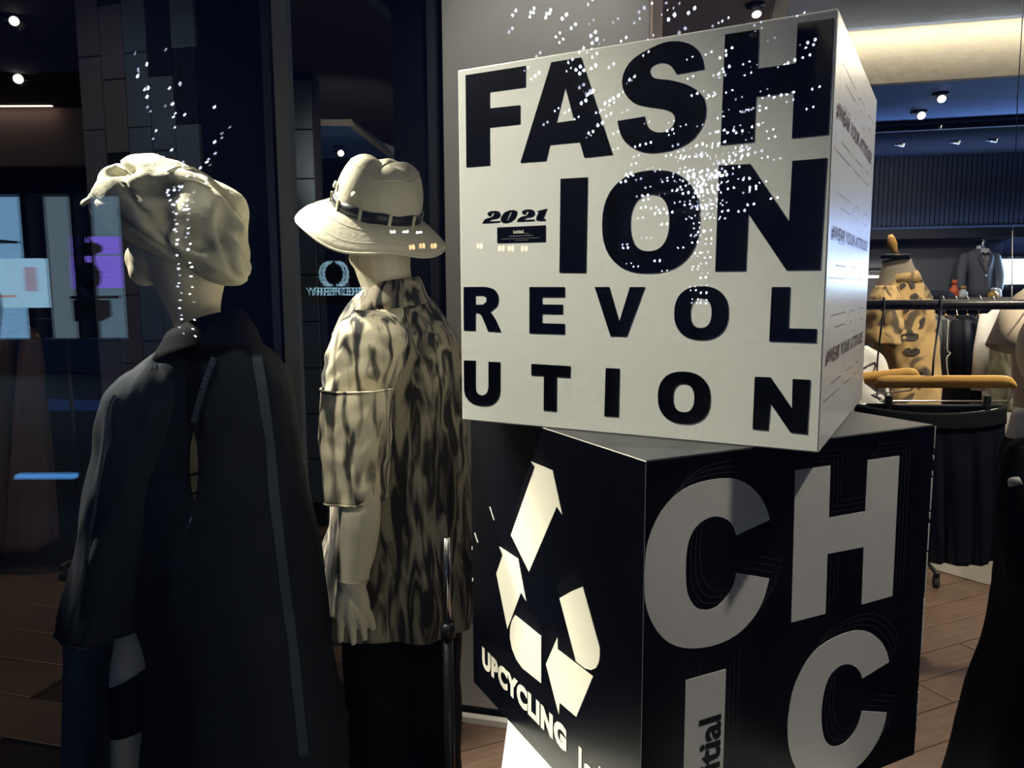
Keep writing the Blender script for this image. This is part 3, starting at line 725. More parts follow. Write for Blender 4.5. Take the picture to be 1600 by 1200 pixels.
# side face: slanted outline letters and slogan
def sk(P, x0, y0): return [(x0 + x + .33 * y, y0 + y) for x, y in P]
def rr(x0, x1, y0, y1, r, n=7):
    o = []
    for cx, cy, s in ((x1 - r, y1 - r, 0), (x0 + r, y1 - r, 90), (x0 + r, y0 + r, 180), (x1 - r, y0 + r, 270)):
        o += [(cx + r * cos(rad(s + 90 * k / n)), cy + r * sin(rad(s + 90 * k / n))) for k in range(n + 1)]
    return o
for yb in (424, 247, 71):
    H = 122
    mb = MB()
    E_ = [(0, 0), (188, 0), (184, 19), (62, 19), (62, 52), (140, 52), (140, 71), (62, 71), (62, 103), (184, 103), (184, H), (0, H)]
    ribbon(mb, sk(E_, 17, yb), 1.0, F_side, .0006)
    C_ = [(345, 20), (258, 20)] + [(246, 28), (240, 42), (240, 84), (246, 97), (258, 103), (285, 103), (300, 96), (306, 84), (345, 84)] + \
         [(340, 104), (322, 117), (296, H), (250, H), (222, 114), (206, 98), (200, 78), (200, 42), (206, 22), (224, 6), (250, 0), (345, 0)]
    ribbon(mb, sk(C_, 17, yb), 1.0, F_side, .0006)
    ribbon(mb, sk(rr(358, 520, 0, H, 50), 17, yb), 1.0, F_side, .0006)
    ribbon(mb, sk(rr(400, 478, 20, 102, 24), 17, yb), 1.0, F_side, .0006)
    mb.build('outline_lettering', M['brown_print'], wb_)
for (ya, yb) in ((466, 490), (300, 321), (122, 145)):
    text_mesh(MB(), '#WEAR YOUR ATTITUDE', F_side, 24, 544, ya, yb, -.0002, .0008, .022, .25).build('slogan', M['brown_print'], wb_)

# below: black box
bb_ = thing('display_box', T2 - UZ * SZ, 'black display box with recycling arrows under the white box', 'box')
c2 = T2 + l2 * SZ / 2 + r2 * SZ / 2 - UZ * SZ / 2
board_box('box_body', c2, r2, l2, M['black_board'], bb_)
top = MB().box(c2 + UZ * (SZ / 2 + .0002), SZ - .006, SZ - .006, .0009, ex=r2, ey=l2).build('top_sheet', M['top_board'], bb_)
for nm, loops in LETTERS['recycle']:
    poly_mesh(MB(), loops, F_rec, -.0002, .0008).build('recycling_arrow', M['cream_print'], bb_)
text_mesh(MB(), 'UPCYCLING', F_rec, 49.6, 391.5, 57, 102, -.0002, .0008, .062, spacing=1.12).build('lettering', M['cream_print'], bb_)
text_mesh(MB(), 'lab', F_rec, 431, 530, 42, 93, -.0002, .0008, .004).build('lettering', M['cream_print'], bb_)
for nm, loops in LETTERS['chic']:
    if nm == 'I':
        loops = [[(76.6, 267), (152.4, 267), (152.4, 46), (76.6, 46)]]
    poly_mesh(MB(), loops, F_chic, -.0002, .0009).build('letter', M['grey_print'], bb_)
    mb = MB()
    for k in (1, 2, 3):
        for lp in loops:
            ribbon(mb, [(x + 8.5 * k, y + 8 * k) for x, y in lp], .7, F_chic, .0004)
    mb.build('outline_lettering', M['line_print'], bb_)
text_mesh(MB(), 'initial', F_chic, 103, 146, 66, 198, .0009, .0014, .03, rot=True).build('lettering', M['black_print'], bb_)
# worn white paper along the far edge and nicks
mb = MB()
for a, b in ((598, 560), (548, 540), (520, 512), (508, 452), (448, 436), (428, 380), (376, 300), (292, 200), (120, 98), (94, 62), (58, 44)):
    wv = R.uniform(2.0, 4.2)
    poly_mesh(mb, [[(601 - wv, a), (600.6, a), (600.6, b), (601 - wv * .7, b)]], F_chic, -.001, .0010)
for P in ([(91, 408), (95, 407), (113, 386), (110, 386)], [(15, 333), (19, 333), (34, 318), (31, 317)], [(2, 300), (5, 300), (5, 293), (2, 293)], [(3, 232), (7, 233), (7, 226), (3, 225)]):
    poly_mesh(mb, [P], F_rec, -.0005, .0009)
for lp in ([(0, 599.3), (600, 599.3), (600, 600.5), (0, 600.5)],):
    poly_mesh(mb, [lp], F_rec, -.001, .0006)
mb.build('worn_edge', M['worn_edge'], bb_)['kind'] = 'stuff'
poly_mesh(MB(), [[(-.3, 598), (.4, 598), (.4, 2), (-.3, 2)]], F_chic, -.001, .0006).build('corner_seam', M['line_print'], bb_)
# white box at the bottom of the stack, turned the other way
zt = z1 - SZ
w0_, w1_ = atz(793, 1128, zt), atz(783, 1200, zt)
wt = (w0_ - w1_).normalized()                       # away from the window
wr0 = Vector((wt.y, -wt.x, 0))
cw = w0_ - wt * .12 + wr0 * .31
pl = thing('display_box', (cw.x, cw.y, 0), 'white box at the bottom of the stack, mostly hidden under the black box', 'box')
o = MB().box((cw.x, cw.y, zt / 2 + .02), .62, .56, zt - .041, ex=wr0, ey=wt).build('box_body', M['white_board'], pl)
bevel(o, .003)
MB().box((cw.x, cw.y, .02), .56, .50, .04, ex=wr0, ey=wt).build('box_foot', M['white_paint'], pl)

# ------------------------------------------------------------------ mannequins
def fuse(o, vox, it=6):
    m = o.modifiers.new('fuse', 'REMESH')
    m.mode = 'VOXEL'
    m.voxel_size = vox
    m.use_smooth_shade = True
    s = o.modifiers.new('smooth', 'SMOOTH')
    s.factor = .5
    s.iterations = it
    return o
def cloth_loft(tab, Y0, n, m, folds=(), seed=0, rough=.004, xs=lambda y: 0, exp=2.2, hem=None, yoff=None):
    """garment from a table of (py, left px, right px, depth radius) seen at distance Y0; folds = (count, phase, amplitude, start, twist)"""
    rings = []
    ya, yb = tab[0][0], tab[-1][0]
    for i in range(m + 1):
        u = i / m
        py = ya + (yb - ya) * u
        l, r, ry = interp(tab, py)
        A, B = at(l, py, Y0), at(r, py, Y0)
        c, rx = (A + B) / 2, (B.x - A.x) / 2
        if yoff: c.y += yoff(u)
        ring = []
        for j in range(n):
            th = 2 * pi * j / n
            ct, st = cos(th), sin(th)
            k = 1.0
            for cnt, ph, amp, st0, tw in folds:
                f = max(0, (u - st0) / (1 - st0))
                k += amp * f * sin(cnt * th + ph + tw * u * 3)
            d = noise.noise(Vector((ct * 2.2 + seed, st * 2.2, u * 5))) * rough * 3 + noise.noise(Vector((ct * 6 + seed, st * 6, u * 9))) * rough
            px_ = rx * abs(ct) ** (2 / exp) * (1 if ct > 0 else -1)
            py_ = ry * abs(st) ** (2 / exp) * (1 if st > 0 else -1)
            # keep the silhouette where it is, let folds work mostly across the view
            kx = 1 + (k - 1) * (.35 + .65 * abs(st))
            v = Vector((c.x + px_ * kx + ct * d, c.y + py_ * k + st * d, c.z))
            if hem: v.z += hem(th, u)
            ring.append(v)
        rings.append(ring)
    mb = MB()
    return mb.loft(rings, cap=False)
def bvh(mb):
    return BVHTree.FromPolygons([Vector(v) for v in mb.v], mb.f)
def hit(tree, px, py, lift=.003):
    d = ray(px, py).normalized()
    p, n, i, t = tree.ray_cast(EYE, d)
    if p is None: return None
    if n.dot(d) > 0: n = -n
    return p + n * lift
def strap(tree, pts, w, lift=.003, th=.0025, sub=6):
    P = [hit(tree, p.x, p.y, lift) for p in spline([Vector((x, y, 0)) for x, y in pts], sub)]
    P = [p for p in P if p is not None]
    L = []
    for i, p in enumerate(P):
        t = (P[min(i + 1, len(P) - 1)] - P[max(i - 1, 0)]).normalized()
        d = (p - EYE).normalized()
        s = t.cross(d).normalized() * w / 2
        L.append([p + s, p - s, p - s - d * th, p + s - d * th])
    return MB().loft(L)
def hand(mb, wrist, knuckles, tips, side, thumb, thick=.011):
    """palm plus five bent fingers, all rooted in the palm; points in world coordinates"""
    k = [Vector(p) for p in knuckles]
    w = Vector(wrist)
    for q in k:
        mb.capsule([w.lerp(q, .02), w.lerp(q, .55), q], [.020, .017, thick * 1.02], 12)
    for q, t in zip(k, tips):
        t = Vector(t)
        mid = q.lerp(t, .5) + Vector((0, .006, .002))
        mb.capsule([q, mid, t], [thick, thick * .92, thick * .74], 12)
    mb.capsule([Vector(p) for p in thumb], [.016, .0115, .0085], 12)

# --- the one in the dark coat
Y1 = 1.84
m1 = thing('mannequin', (at(300, 600, Y1).x, Y1, 0), 'mannequin in pale beret and long dark cape coat', 'mannequin')
mb = MB()
P = lambda x, y, dy=0: at(x, y, Y1 + dy)
mb.ellipsoid(P(280, 368), .108, .082, .125, Matrix.Rotation(rad(14), 3, 'Y'))
mb.capsule([P(258, 384), P(236, 412), P(226, 424)], [.072, .060, .036])
mb.ellipsoid(P(207, 404), .02, .016, .03)
mb.capsule([P(292, 385), P(297, 440), P(306, 490), P(318, 545)], [.098, .080, .056, .05])
mb.capsule([P(318, 560), P(315, 640), P(312, 740)], [.09, .13, .12])
mb.capsule([P(240, 604), P(318, 565), P(402, 590)], [.045, .065, .045])
mb.capsule([P(312, 740), P(300, 880)], [.12, .135])
LEGA = [P(245, 800), P(160, 920, .02), P(143, 1010, .03), P(138, 1180, .05)]
LEGB = [P(262, 900, -.02), P(214, 1040, -.04), P(206, 1158, -.05), P(206, 1200, -.05)]
za, zb = LEGA[-1], LEGB[-1]
mb.capsule(LEGA + [Vector((za.x - .02, za.y + .03, .08))], [.08, .048, .046, .042, .036])
mb.capsule(LEGB + [Vector((zb.x - .005, zb.y + .03, .3)), Vector((zb.x, zb.y + .05, .08))], [.085, .060, .047, .047, .052, .036])
for q in (za, zb):
    mb.capsule([Vector((q.x, q.y + .06, .05)), Vector((q.x - .12, q.y + .06, .04))], [.04, .03])
mb.capsule([P(232, 612), P(205, 740, -.04), P(185, 840, -.06)], [.046, .042, .03])
mb.capsule([P(404, 600), P(425, 780, .04), P(420, 960, .0)], [.046, .042, .03])
fuse(mb.build('body', M['skin'], m1), .007)
# base plate with rod
bx = MB().tube([Vector((-.62, Y1 + .05, 0)), Vector((-.62, Y1 + .05, .012))], .19, 32)
bx.tube([Vector((-.62, Y1 + .2, 0)), Vector((-.62, Y1 + .16, .55))], .012, 10)
bx.build('base_plate', M['dark_metal'], m1)

coat_tab = [(532, 282, 396, .080), (545, 252, 412, .098), (566, 222, 432, .115), (592, 192, 448, .125), (640, 170, 457, .140), (700, 176, 467, .15),
            (760, 192, 478, .165), (850, 206, 493, .18), (930, 216, 504, .19), (1000, 240, 515, .20), (1060, 246, 523, .205), (1130, 243, 533, .21), (1192, 240, 540, .215)]
cm = cloth_loft(coat_tab, Y1, 112, 90, [(7, .6, .035, .12, .25), (11, 2.0, .022, .3, -.2), (4, 1.1, .03, .2, .1)], 3, .004, exp=2.25)
coat = solid(cm.build('coat', M['denim_black'], m1, True), .004)
tr = bvh(cm)
# cape sleeve on the lit shoulder
slv_tab = [(566, 226, 262, .03), (584, 196, 282, .075), (612, 170, 296, .105), (660, 160, 292, .118), (740, 150, 276, .122), (830, 136, 256, .124), (900, 122, 240, .126), (972, 107, 226, .13)]
sm_ = cloth_loft(slv_tab, Y1 - .075, 80, 60, [(5, 2.3, .07, .15, .15), (8, .4, .03, .3, -.3)], 9, .0035, exp=2.1)
slv = solid(sm_.build('cape_sleeve', M['denim_black'], m1, True), .004)
ts = bvh(sm_)
hem = [Vector(v) for v in sm_.v[-80:]]
MB().tube(hem + [hem[0]], .0035, 6, cap=False).build('sleeve_hem', M['denim_black'], slv, True)
# collar: folded band, high at the nape
rings = []
for (lx, ly, rx_, ry_, dep, cy) in ((236, 566, 408, 540, .115, 0), (248, 553, 405, 528, .108, 0), (258, 536, 396, 508, .098, 0), (263, 526, 379, 484, .084, 0), (270, 524, 372, 487, .076, 0), (270, 545, 374, 518, .076, 0)):
    A, B = P(lx, ly), P(rx_, ry_)
    c, h = (A + B) / 2, (B - A) / 2
    rings.append([c + h * cos(t) + Vector((0, dep * sin(t), -.010 * sin(t) * (1 if ly > 525 else 0))) for t in [2 * pi * j / 48 for j in range(48)]])
solid(MB().loft(rings, cap=False).build('collar', M['collar_black'], m1, True), .003)
# seam with zip, keyhole and long trim band
strap(tr, [(336, 560), (326, 585), (314, 625), (304, 660)], .013, .006).build('zip_seam', M['trim_blue'], coat)
zt_ = MB()
for i in range(17):
    t = i / 16
    p = hit(tr, 336 - 31 * t - 3 * sin(pi * t), 562 + 98 * t, .009)
    if p: zt_.box(p, .007, .003, .0022)
zt_.build('zip_teeth', M['chrome'], coat)
L = []
for i in range(13):
    t = i / 12
    w = 6.2 * sin(pi * t) ** .7
    for s in (-1, 1):
        p = hit(tr, 303 + 1.5 * t + s * w, 676 + 104 * t, .004)
        L.append(p)
kv = MB().add(L, [(2 * i, 2 * i + 1, 2 * i + 3, 2 * i + 2) for i in range(12)])
solid(kv.build('keyhole_lining', M['khaki_lining'], coat), .002, 1)
for yy in (741, 771):
    strap(tr, [(294, yy + 2), (303, yy), (312, yy - 2)], .006, .007, .002, 3).build('keyhole_tape', M['collar_black'], coat)
strap(tr, [(399, 548), (408, 600), (418, 680), (428, 780), (440, 880), (452, 980), (464, 1080), (474, 1180)], .022, .003).build('trim_band', M['trim_blue'], coat)
strap(tr, [(300, 806), (296, 818), (291, 830), (286, 836)], .0025, .005, .002).build('loose_cord', M['chrome'], coat)
strap(ts, [(182, 618), (172, 640), (164, 700), (152, 780), (138, 860), (124, 940)], .006, .003).build('sleeve_seam', M['trim_blue'], slv)

# legs of the split trousers
LA = spline([P(160, 935, .02), P(142, 1000, .03), P(138, 1100, .04), P(134, 1200, .05)], 6)
LA.append(Vector((LA[-1].x - .005, LA[-1].y, .14)))
t_ = MB().tube(LA, [.060] * 8 + [.058] * (len(LA) - 8), 28)
jl = t_.build('denim_leg', M['denim_blue'], m1, True)
ring = [P(122 + 38 * k / 8, 983 + 20 * math.sin(k / 8 * 1.6), -.030 - .035 * sin(pi * k / 8)) for k in range(9)]
MB().tube(ring, .0022, 6).build('pocket_seam', M['trim_blue'], jl, True)
# short leg with slanting top edge
rings = []
for i in range(13):
    u = i / 12
    ring = []
    for j in range(36):
        t = 2 * pi * j / 36
        xx = 212 + 38 * cos(t) * (1 - .06 * u)
        ytop = 1047 - 19 * cos(t)
        ybot = 1131 - 9 * cos(t)
        q = P(xx, ytop + (ybot - ytop) * u, -.045)
        ring.append(Vector((q.x, q.y + .066 * sin(t), q.z)))
    rings.append(ring)
solid(MB().loft(rings, cap=False).build('short_leg', M['black_cloth'], m1, True), .004)

# beret
DENTS = [(212, 276, 30, 10, .050), (282, 306, 24, 13, .055), (300, 352, 13, 30, .035), (232, 345, 26, 22, .02), (345, 385, 16, 14, .03), (318, 420, 34, 12, .02)]
def beret_mesh():
    c = P(272, 352)
    X = (P(388, 432) - P(160, 296)).normalized()
    Zb = Vector((0, 1, 0)).cross(X) * -1
    if Zb.z < 0: Zb = -Zb
    X = Vector((X.x, 0, X.z)).normalized(); Zb = Vector((-X.z, 0, X.x))
    if Zb.z < 0: Zb = -Zb
    rings = []
    n, m = 96, 56
    for i in range(m + 1):
        f = pi * (i + .001) / (m + .002)
        ring = []
        for j in range(n):
            a = 2 * pi * j / n
            r = sin(f)
            v = Vector((r * cos(a), r * sin(a), cos(f)))
            w = Vector((v.x * .195, v.y * .165, v.z * (.118 if v.z > 0 else .082)))
            w.z += .018 * v.x * v.x * -1 + .020 * (1 - v.x) * (v.z > 0) * .5
            d = .044 * noise.noise(v * 1.5 + Vector((4, 2, 9))) + .009 * noise.noise(v * 3.6 + Vector((1, 7, 3)))
            cr = abs(noise.noise(Vector((v.x * 1.1 + v.z * 1.3, v.y * 1.2, v.z * .8)) + Vector((8, 1, 2))))
            d -= .030 * max(0, .11 - cr) / .11
            w += v * d * (.3 + .7 * max(0, v.z + .45))
            q = c + X * w.x + Vector((0, w.y, 0)) + Zb * w.z
            for dx, dy, sx, sy, dep in DENTS:
                g = P(dx, dy)
                s_ = ((q.x - g.x) / (sx * .0015)) ** 2 + ((q.z - g.z) / (sy * .0015)) ** 2
                if v.y < .35: q.y += dep * math.exp(-s_) * min(1, (.35 - v.y) * 2)
            ring.append(q)
        rings.append(ring)
    return MB().loft(rings)
bm_ = beret_mesh()
be = bm_.build('beret', M['beret'], m1, True)
tb = bvh(bm_)
# small peak
pk = []
for i in range(7):
    u = i / 6
    ring = []
    for j in range(15):
        t = -1 + 2 * j / 14
        q = P(216 - 72 * u * (1 - .22 * t * t), 292 + 12 * u + 10 * u * u, 0)
        ring.append(Vector((q.x, q.y + t * (.12 - .03 * u), q.z - .02 * t * t)))
    pk.append(ring)
solid(MB().loft(pk, cap=False, closed=False).build('peak', M['beret'], be, True), .008, 0)
for pts in ([(232, 296), (262, 282), (300, 284), (330, 296)], [(262, 270), (282, 262), (312, 268), (350, 300), (376, 340)]):
    s_ = strap(tb, pts, .004, .002, .002)
    if len(s_.v) > 8: s_.build('seam', M['beret'], be)

# --- the one in the marbled shirt
Y2 = 2.05
m2 = thing('mannequin', (at(625, 600, Y2).x, Y2, 0), 'mannequin in bucket hat and marbled boxy shirt beside the boxes', 'mannequin')
P = lambda x, y, dy=0: at(x, y, Y2 + dy)
mb = MB()
mb.ellipsoid(P(590, 340), .105, .10, .13)
mb.capsule([P(586, 360), P(572, 392), P(566, 402)], [.085, .062, .035])
mb.capsule([P(594, 360), P(597, 410), P(606, 450), P(618, 500)], [.085, .074, .066, .07])
mb.capsule([P(618, 510), P(622, 620, .02), P(622, 760, .02)], [.07, .12, .12])
mb.capsule([P(565, 535), P(618, 505), P(680, 530)], [.045, .065, .045])
mb.capsule([P(626, 760, .04), P(628, 920, .04)], [.11, .10])
for x, dy in ((588, -.01), (668, .03)):
    q = P(x, 1150, dy)
    mb.capsule([P(x + 4, 930, dy), q, Vector((q.x, q.y, .45)), Vector((q.x, q.y + .02, .08))], [.085, .062, .05, .036])
    mb.capsule([Vector((q.x, q.y + .02, .05)), Vector((q.x - .1, q.y + .06, .04))], [.04, .03])
DA = -.21
arm = [P(562, 545, -.06), P(560, 660, -.15), P(562, 775, DA), P(560, 845, DA), P(555, 885, DA), P(552, 902, DA)]
mb.capsule(arm, [.046, .050, .052, .047, .039, .037])
mb.capsule([P(682, 540, .02), P(705, 700, .05), P(700, 900, .0)], [.05, .045, .03])
kn = [P(531, 962, DA - .008), P(546, 966, DA - .013), P(560, 962, DA - .010), P(572, 953, DA - .002)]
tp = [P(532, 1000, DA + .006), P(552, 1004, DA + .004), P(570, 997, DA + .006), P(583, 981, DA + .010)]
hand(mb, P(552, 908, DA), kn, tp, 1, [P(543, 925, DA + .012), P(538, 955, DA + .034), P(548, 982, DA + .045)], .0113)
mb.capsule([P(540, 930, DA), P(538, 950, DA)], [.024, .020])
mb.capsule([P(560, 925, DA), P(566, 945, DA)], [.022, .020])
fuse(mb.build('body', M['skin'], m2), .0042, 3)
wr = MB()
pr = [P(552, 903, DA) + Vector((.0385 * cos(t), .0385 * sin(t), -.003 * cos(t))) for t in [2 * pi * k / 24 for k in range(25)]]
wr.tube(pr, .0016, 6).build('wrist_joint', mat('joint_grey', (.4, .37, .3), .6), m2, True)

sh_tab = [(452, 574, 652, .072), (462, 562, 664, .088), (478, 548, 682, .10), (496, 534, 697, .112), (522, 520, 714, .128), (570, 522, 722, .145), (640, 528, 727, .155),
          (720, 522, 733, .163), (800, 512, 738, .168), (880, 502, 742, .172), (962, 496, 745, .178)]
def hem2(th, u):
    return -.012 * u * (sin(th) < 0) * 0
sm2 = cloth_loft(sh_tab, Y2 + .04, 112, 80, [(6, 1.9, .04, .05, .2), (9, .3, .028, .15, -.25), (15, 1.2, .012, .2, .1)], 5, .006, exp=2.4)
shirt = solid(sm2.build('shirt', M['shirt'], m2, True), .003)
t2 = bvh(sm2)
def tubeY(tab, Yc, n, m, folds, seed, rough):
    return cloth_loft(tab, Yc, n, m, folds, seed, rough, exp=2.3)
cap_tab = [(484, 556, 600, .03), (496, 540, 620, .07), (520, 522, 636, .095), (560, 511, 632, .105), (618, 505, 612, .104)]
cp = tubeY(cap_tab, Y2 - .12, 72, 30, [(5, .5, .02, .2, .2)], 11, .0025)
capo = solid(cp.build('shoulder', M['sleeve'], m2, True), .003)
slv_tab = [(606, 504, 613, .090), (640, 502, 612, .095), (700, 503, 609, .096), (775, 507, 604, .092)]
sv = tubeY(slv_tab, Y2 - .17, 72, 40, [(5, 1.0, .022, .0, .1), (9, 2.2, .010, .1, .2)], 14, .0022)
svo = solid(sv.build('sleeve', M['sleeve'], m2, True), .003)
for ringv, par in (([Vector(v) for v in sv.v[:72]], svo), ([Vector(v) for v in sv.v[-72:]], svo)):
    MB().tube(ringv + [ringv[0]], .003, 6, cap=False).build('sleeve_hem', M['sleeve'], par, True)
# shirt collar
rings = []
for lx, ly, rx_, ry_, dep in ((548, 492, 676, 472, .096), (556, 476, 668, 462, .09), (570, 454, 660, 440, .08), (578, 444, 655, 432, .072), (582, 446, 652, 436, .066)):
    A, B = P(lx, ly), P(rx_, ry_)
    c, h = (A + B) / 2, (B - A) / 2
    rings.append([c + h * cos(t) + Vector((0, dep * sin(t), 0)) for t in [2 * pi * j / 48 for j in range(48)]])
solid(MB().loft(rings, cap=False).build('collar', M['shirt'], m2, True), .003)
strap(t2, [(628, 470), (650, 540), (668, 620), (690, 740), (706, 860), (716, 950)], .004, .002, .002).build('back_seam', M['shirt'], shirt)
# trousers
mbp = MB()
rl = cloth_loft([(925, 540, 648, .08), (1000, 536, 646, .10), (1200, 548, 640, .105), (1330, 552, 636, .10)], Y2 - .01, 48, 30, [(5, 2.4, .05, .0, .05), (7, .8, .03, 0, 0)], 21, .003, exp=2.1)
rr_ = cloth_loft([(925, 612, 716, .08), (1000, 614, 719, .10), (1200, 632, 721, .105), (1330, 636, 716, .10)], Y2 + .03, 48, 30, [(4, .4, .04, .0, .05)], 23, .003, exp=2.1)
mbp.add(rl.v, rl.f).add(rr_.v, rr_.f)
solid(mbp.build('trousers', M['black_cloth'], m2, True), .004)
# standing rod
q = P(699, 940, -.22)
rod = MB().tube([Vector((q.x, q.y, .72)), Vector((q.x, q.y, .95))], .0085, 14).build('rod', M['chrome'], m2, True)
MB().tube([Vector((q.x, q.y, .70)), Vector((q.x, q.y, .735))], .018, 14).build('rod_clamp', M['dark_metal'], rod, True)
MB().tube([Vector((q.x, q.y, .01)), Vector((q.x, q.y, .70))], .013, 14).build('rod_foot', M['dark_metal'], rod, True)
MB().tube([Vector((q.x - .08, q.y + .1, 0)), Vector((q.x - .08, q.y + .1, .012))], .2, 32).build('base_plate', M['dark_metal'], m2, True)

# bucket hat
HC = P(588, 330)
rotH = Matrix.Rotation(rad(15), 3, 'Y') @ Matrix.Rotation(rad(17), 3, 'X')
def HL(x, y, z): return HC + rotH @ Vector((x, y, z))
n = 96
def crown_r(a, z):
    k = 1 + .02 * sin(3 * a + .5) - .03 * max(0, z - .05) / .08 * sin(2 * a + 1.0)
    return k
rings = []
for z, s in ((-.004, 1.0), (.02, 1.0), (.045, .985), (.07, .94), (.092, .86), (.110, .76), (.121, .60), (.125, .42), (.120, .24), (.114, .08)):
    rings.append([HL(.108 * s * cos(a) * crown_r(a, z), .108 * s * sin(a) * crown_r(a, z), z + .010 * sin(2 * a + .6) * s * max(0, z - .04) / .08 + .004 * sin(5 * a)) for a in [2 * pi * j / n for j in range(n)]])
rings = [[p for p in r] for r in rings]
ht = solid(MB().loft(rings, cap=False).build('bucket_hat', M['hat'], m2, True), .004, 1)
ht.modifiers.new('sub', 'SUBSURF').render_levels = 1
for z_, s_ in ((.106, .79),):
    rg = [HL((.108 * s_ + .001) * cos(a) * crown_r(a, z_), (.108 * s_ + .001) * sin(a) * crown_r(a, z_), z_ + .001 + .010 * sin(2 * a + .6) * s_ * (z_ - .04) / .08 + .004 * sin(5 * a)) for a in [2 * pi * j / n for j in range(n)]]
    MB().tube(rg + [rg[0]], .0025, 6, cap=False).build('crown_seam', M['hat'], ht, True)
rings = []
for i in range(9):
    u = i / 8
    rings.append([HL((.112 + .082 * u) * cos(a), (.107 + .070 * u) * sin(a),
                     .0 - .040 * u - .018 * u * u + u * (.010 * sin(2 * a + 2.4) + .006 * sin(5 * a + 1))) for a in [2 * pi * j / n for j in range(n)]])
br = solid(MB().loft(rings, cap=False).build('brim', M['hat'], ht, True), .004, 0)
edge = rings[-1]
MB().tube(edge + [edge[0]], .0035, 6, cap=False).build('brim_binding', M['hat'], br, True)
for k in (.45, .75):
    st = MB()
    i = int(k * 8)
    rg = [p + rotH @ Vector((0, 0, .0028)) for p in rings[i]]
    st.tube(rg + [rg[0]], .0009, 4, cap=False).build('stitch_line', M['hat'], br)
rings = []
for z, r_ in ((-.003, .003), (-.003, .007), (.024, .007), (.024, .003)):
    rings.append([HL((.109 + r_) * cos(a) * crown_r(a, 0), (.108 + r_) * sin(a) * crown_r(a, 0), z + .002 * sin(9 * a)) for a in [2 * pi * j / n for j in range(n)]])
rings.append(rings[0])
bd = MB().loft(rings, cap=False).build('hat_band', M['hat_band'], ht, True)
for k in range(10):
    a = 2 * pi * (k + .3) / 10
    x = rotH @ Vector((-sin(a), cos(a), 0)); y = rotH @ Vector((cos(a), sin(a), 0)); z = rotH @ Vector((0, 0, 1))
    MB().box(HL(.117 * cos(a), .116 * sin(a), .010), .008, .004, .030, ex=x, ey=y, ez=z).build('band_loop', M['hat'], bd)
for a in (rad(205), rad(250)):
    y = rotH @ Vector((cos(a), sin(a), .25))
    c = HL(.112 * cos(a), .107 * sin(a), .05)
    MB().tube([c, c + y.normalized() * .004], .009, 16).build('eyelet', M['hat'], ht, True)
cord = [HL(-.12, -.06, -.01), P(514, 372, -.1), P(502, 368, -.1), P(502, 352, -.1), P(512, 346, -.1)]
MB().tube(spline([P(503, 356, -.1), P(500, 366, -.1), P(505, 377, -.1), P(514, 381, -.1), P(519, 376, -.1)]), .0016, 6).build('chin_cord', M['charcoal'], ht, True)
MB().tube(spline([P(537, 372, -.12), P(541, 410, -.12), P(546, 460, -.12)]), .003, 6).build('chin_strap', M['charcoal'], ht, True)

# ------------------------------------------------------------------ shop behind
def downlight(p, name='ceiling_spotlight', label=None, tilt=(0, -.5, -1), s=1.0, group='spotlights in the shop ceiling'):
    s *= .82
    t = thing(name, p, label, 'spotlight', group)
    MB().tube([p + Vector((0, 0, .004)), p + Vector((0, 0, -.012))], .055 * s, 24).build('ring', M['dark_metal'], t, True)
    d = Vector(tilt).normalized()
    h = MB().tube([p + Vector((0, 0, -.006)) - d * .0, p + d * .075 * s], [.022 * s, .030 * s], 20).build('lamp_head', M['white_paint'], t, True)
    MB().tube([p + d * .075 * s, p + d * .079 * s], .026 * s, 20).build('lens', M['lamp_glow'], h)
    return t
downlight(atz(1180, 6, ZC), label='glowing ceiling spotlight on the mauve soffit above the white box', s=1.0)
downlight(atz(1470, 146, ZC - .002), label='upper of two glowing spotlights on the blue ceiling', s=1.25, tilt=(-.3, -.8, -.7))
downlight(atz(1436, 174, ZC - .002), label='lower of two glowing spotlights on the blue ceiling', s=1.35, tilt=(-.2, -.9, -.6))
for i, (x, y, w) in enumerate(((1404, 225, 'nearest to the white box'), (1490, 221, 'in the middle of the row'), (1548, 218, 'third from the white box'), (1460, 197, 'set in the front slot'))):
    downlight(atz(x, y, ZC - .022), label='small spotlight on the dark back ceiling, ' + w, s=.8, tilt=(.9, -.4, -.25))
downlight(at(582, 163, 6.2), label='spotlight glowing high above the pale cove in the dark glass', s=1.0, tilt=(.3, -.9, -.5))
downlight(at(531, 236, 6.9), label='spotlight on the blue ceiling seen in the dark glass', s=1.2, tilt=(.3, -.9, -.4))
downlight(at(485, 219, 6.0), label='spotlight beside the tiled pilaster in the dark glass', s=.8, tilt=(.3, -.9, -.4))
downlight(atz(20, 27, ZC - .002), label='spotlight nearest the corner of the dim ceiling', s=1.0, tilt=(.5, -.7, -.5))
downlight(atz(29, 120, ZC - .002), label='amber spotlight on the dim ceiling by the exit sign', s=1.3, tilt=(.5, -.9, -.4))
# slot rails in the dark ceiling
a0, b0 = ab(atz(1480, 196, ZC - .02))
tag(sbox(MB(), .9, 6, b0 - .03, b0 + .03, ZC - .05, ZC - .02).build('track_rail', M['charcoal']), 'black lighting track along the dark back ceiling', 'rail')
ex = at(-6, 97, 5.0)
eo = thing('exit_sign', ex, 'small green exit sign on the dim ceiling', 'sign')
MB().box(ex, .12, .03, .1).build('sign_case', M['dark_metal'], eo)
MB().box(ex + Vector((0, -.018, 0)), .11, .004, .09).build('sign_face', M['exit_green'], eo)
MB().tube([ex + Vector((0, 0, .05)), Vector((ex.x, ex.y, ZC))], .006, 8).build('drop_rod', M['dark_metal'], eo)
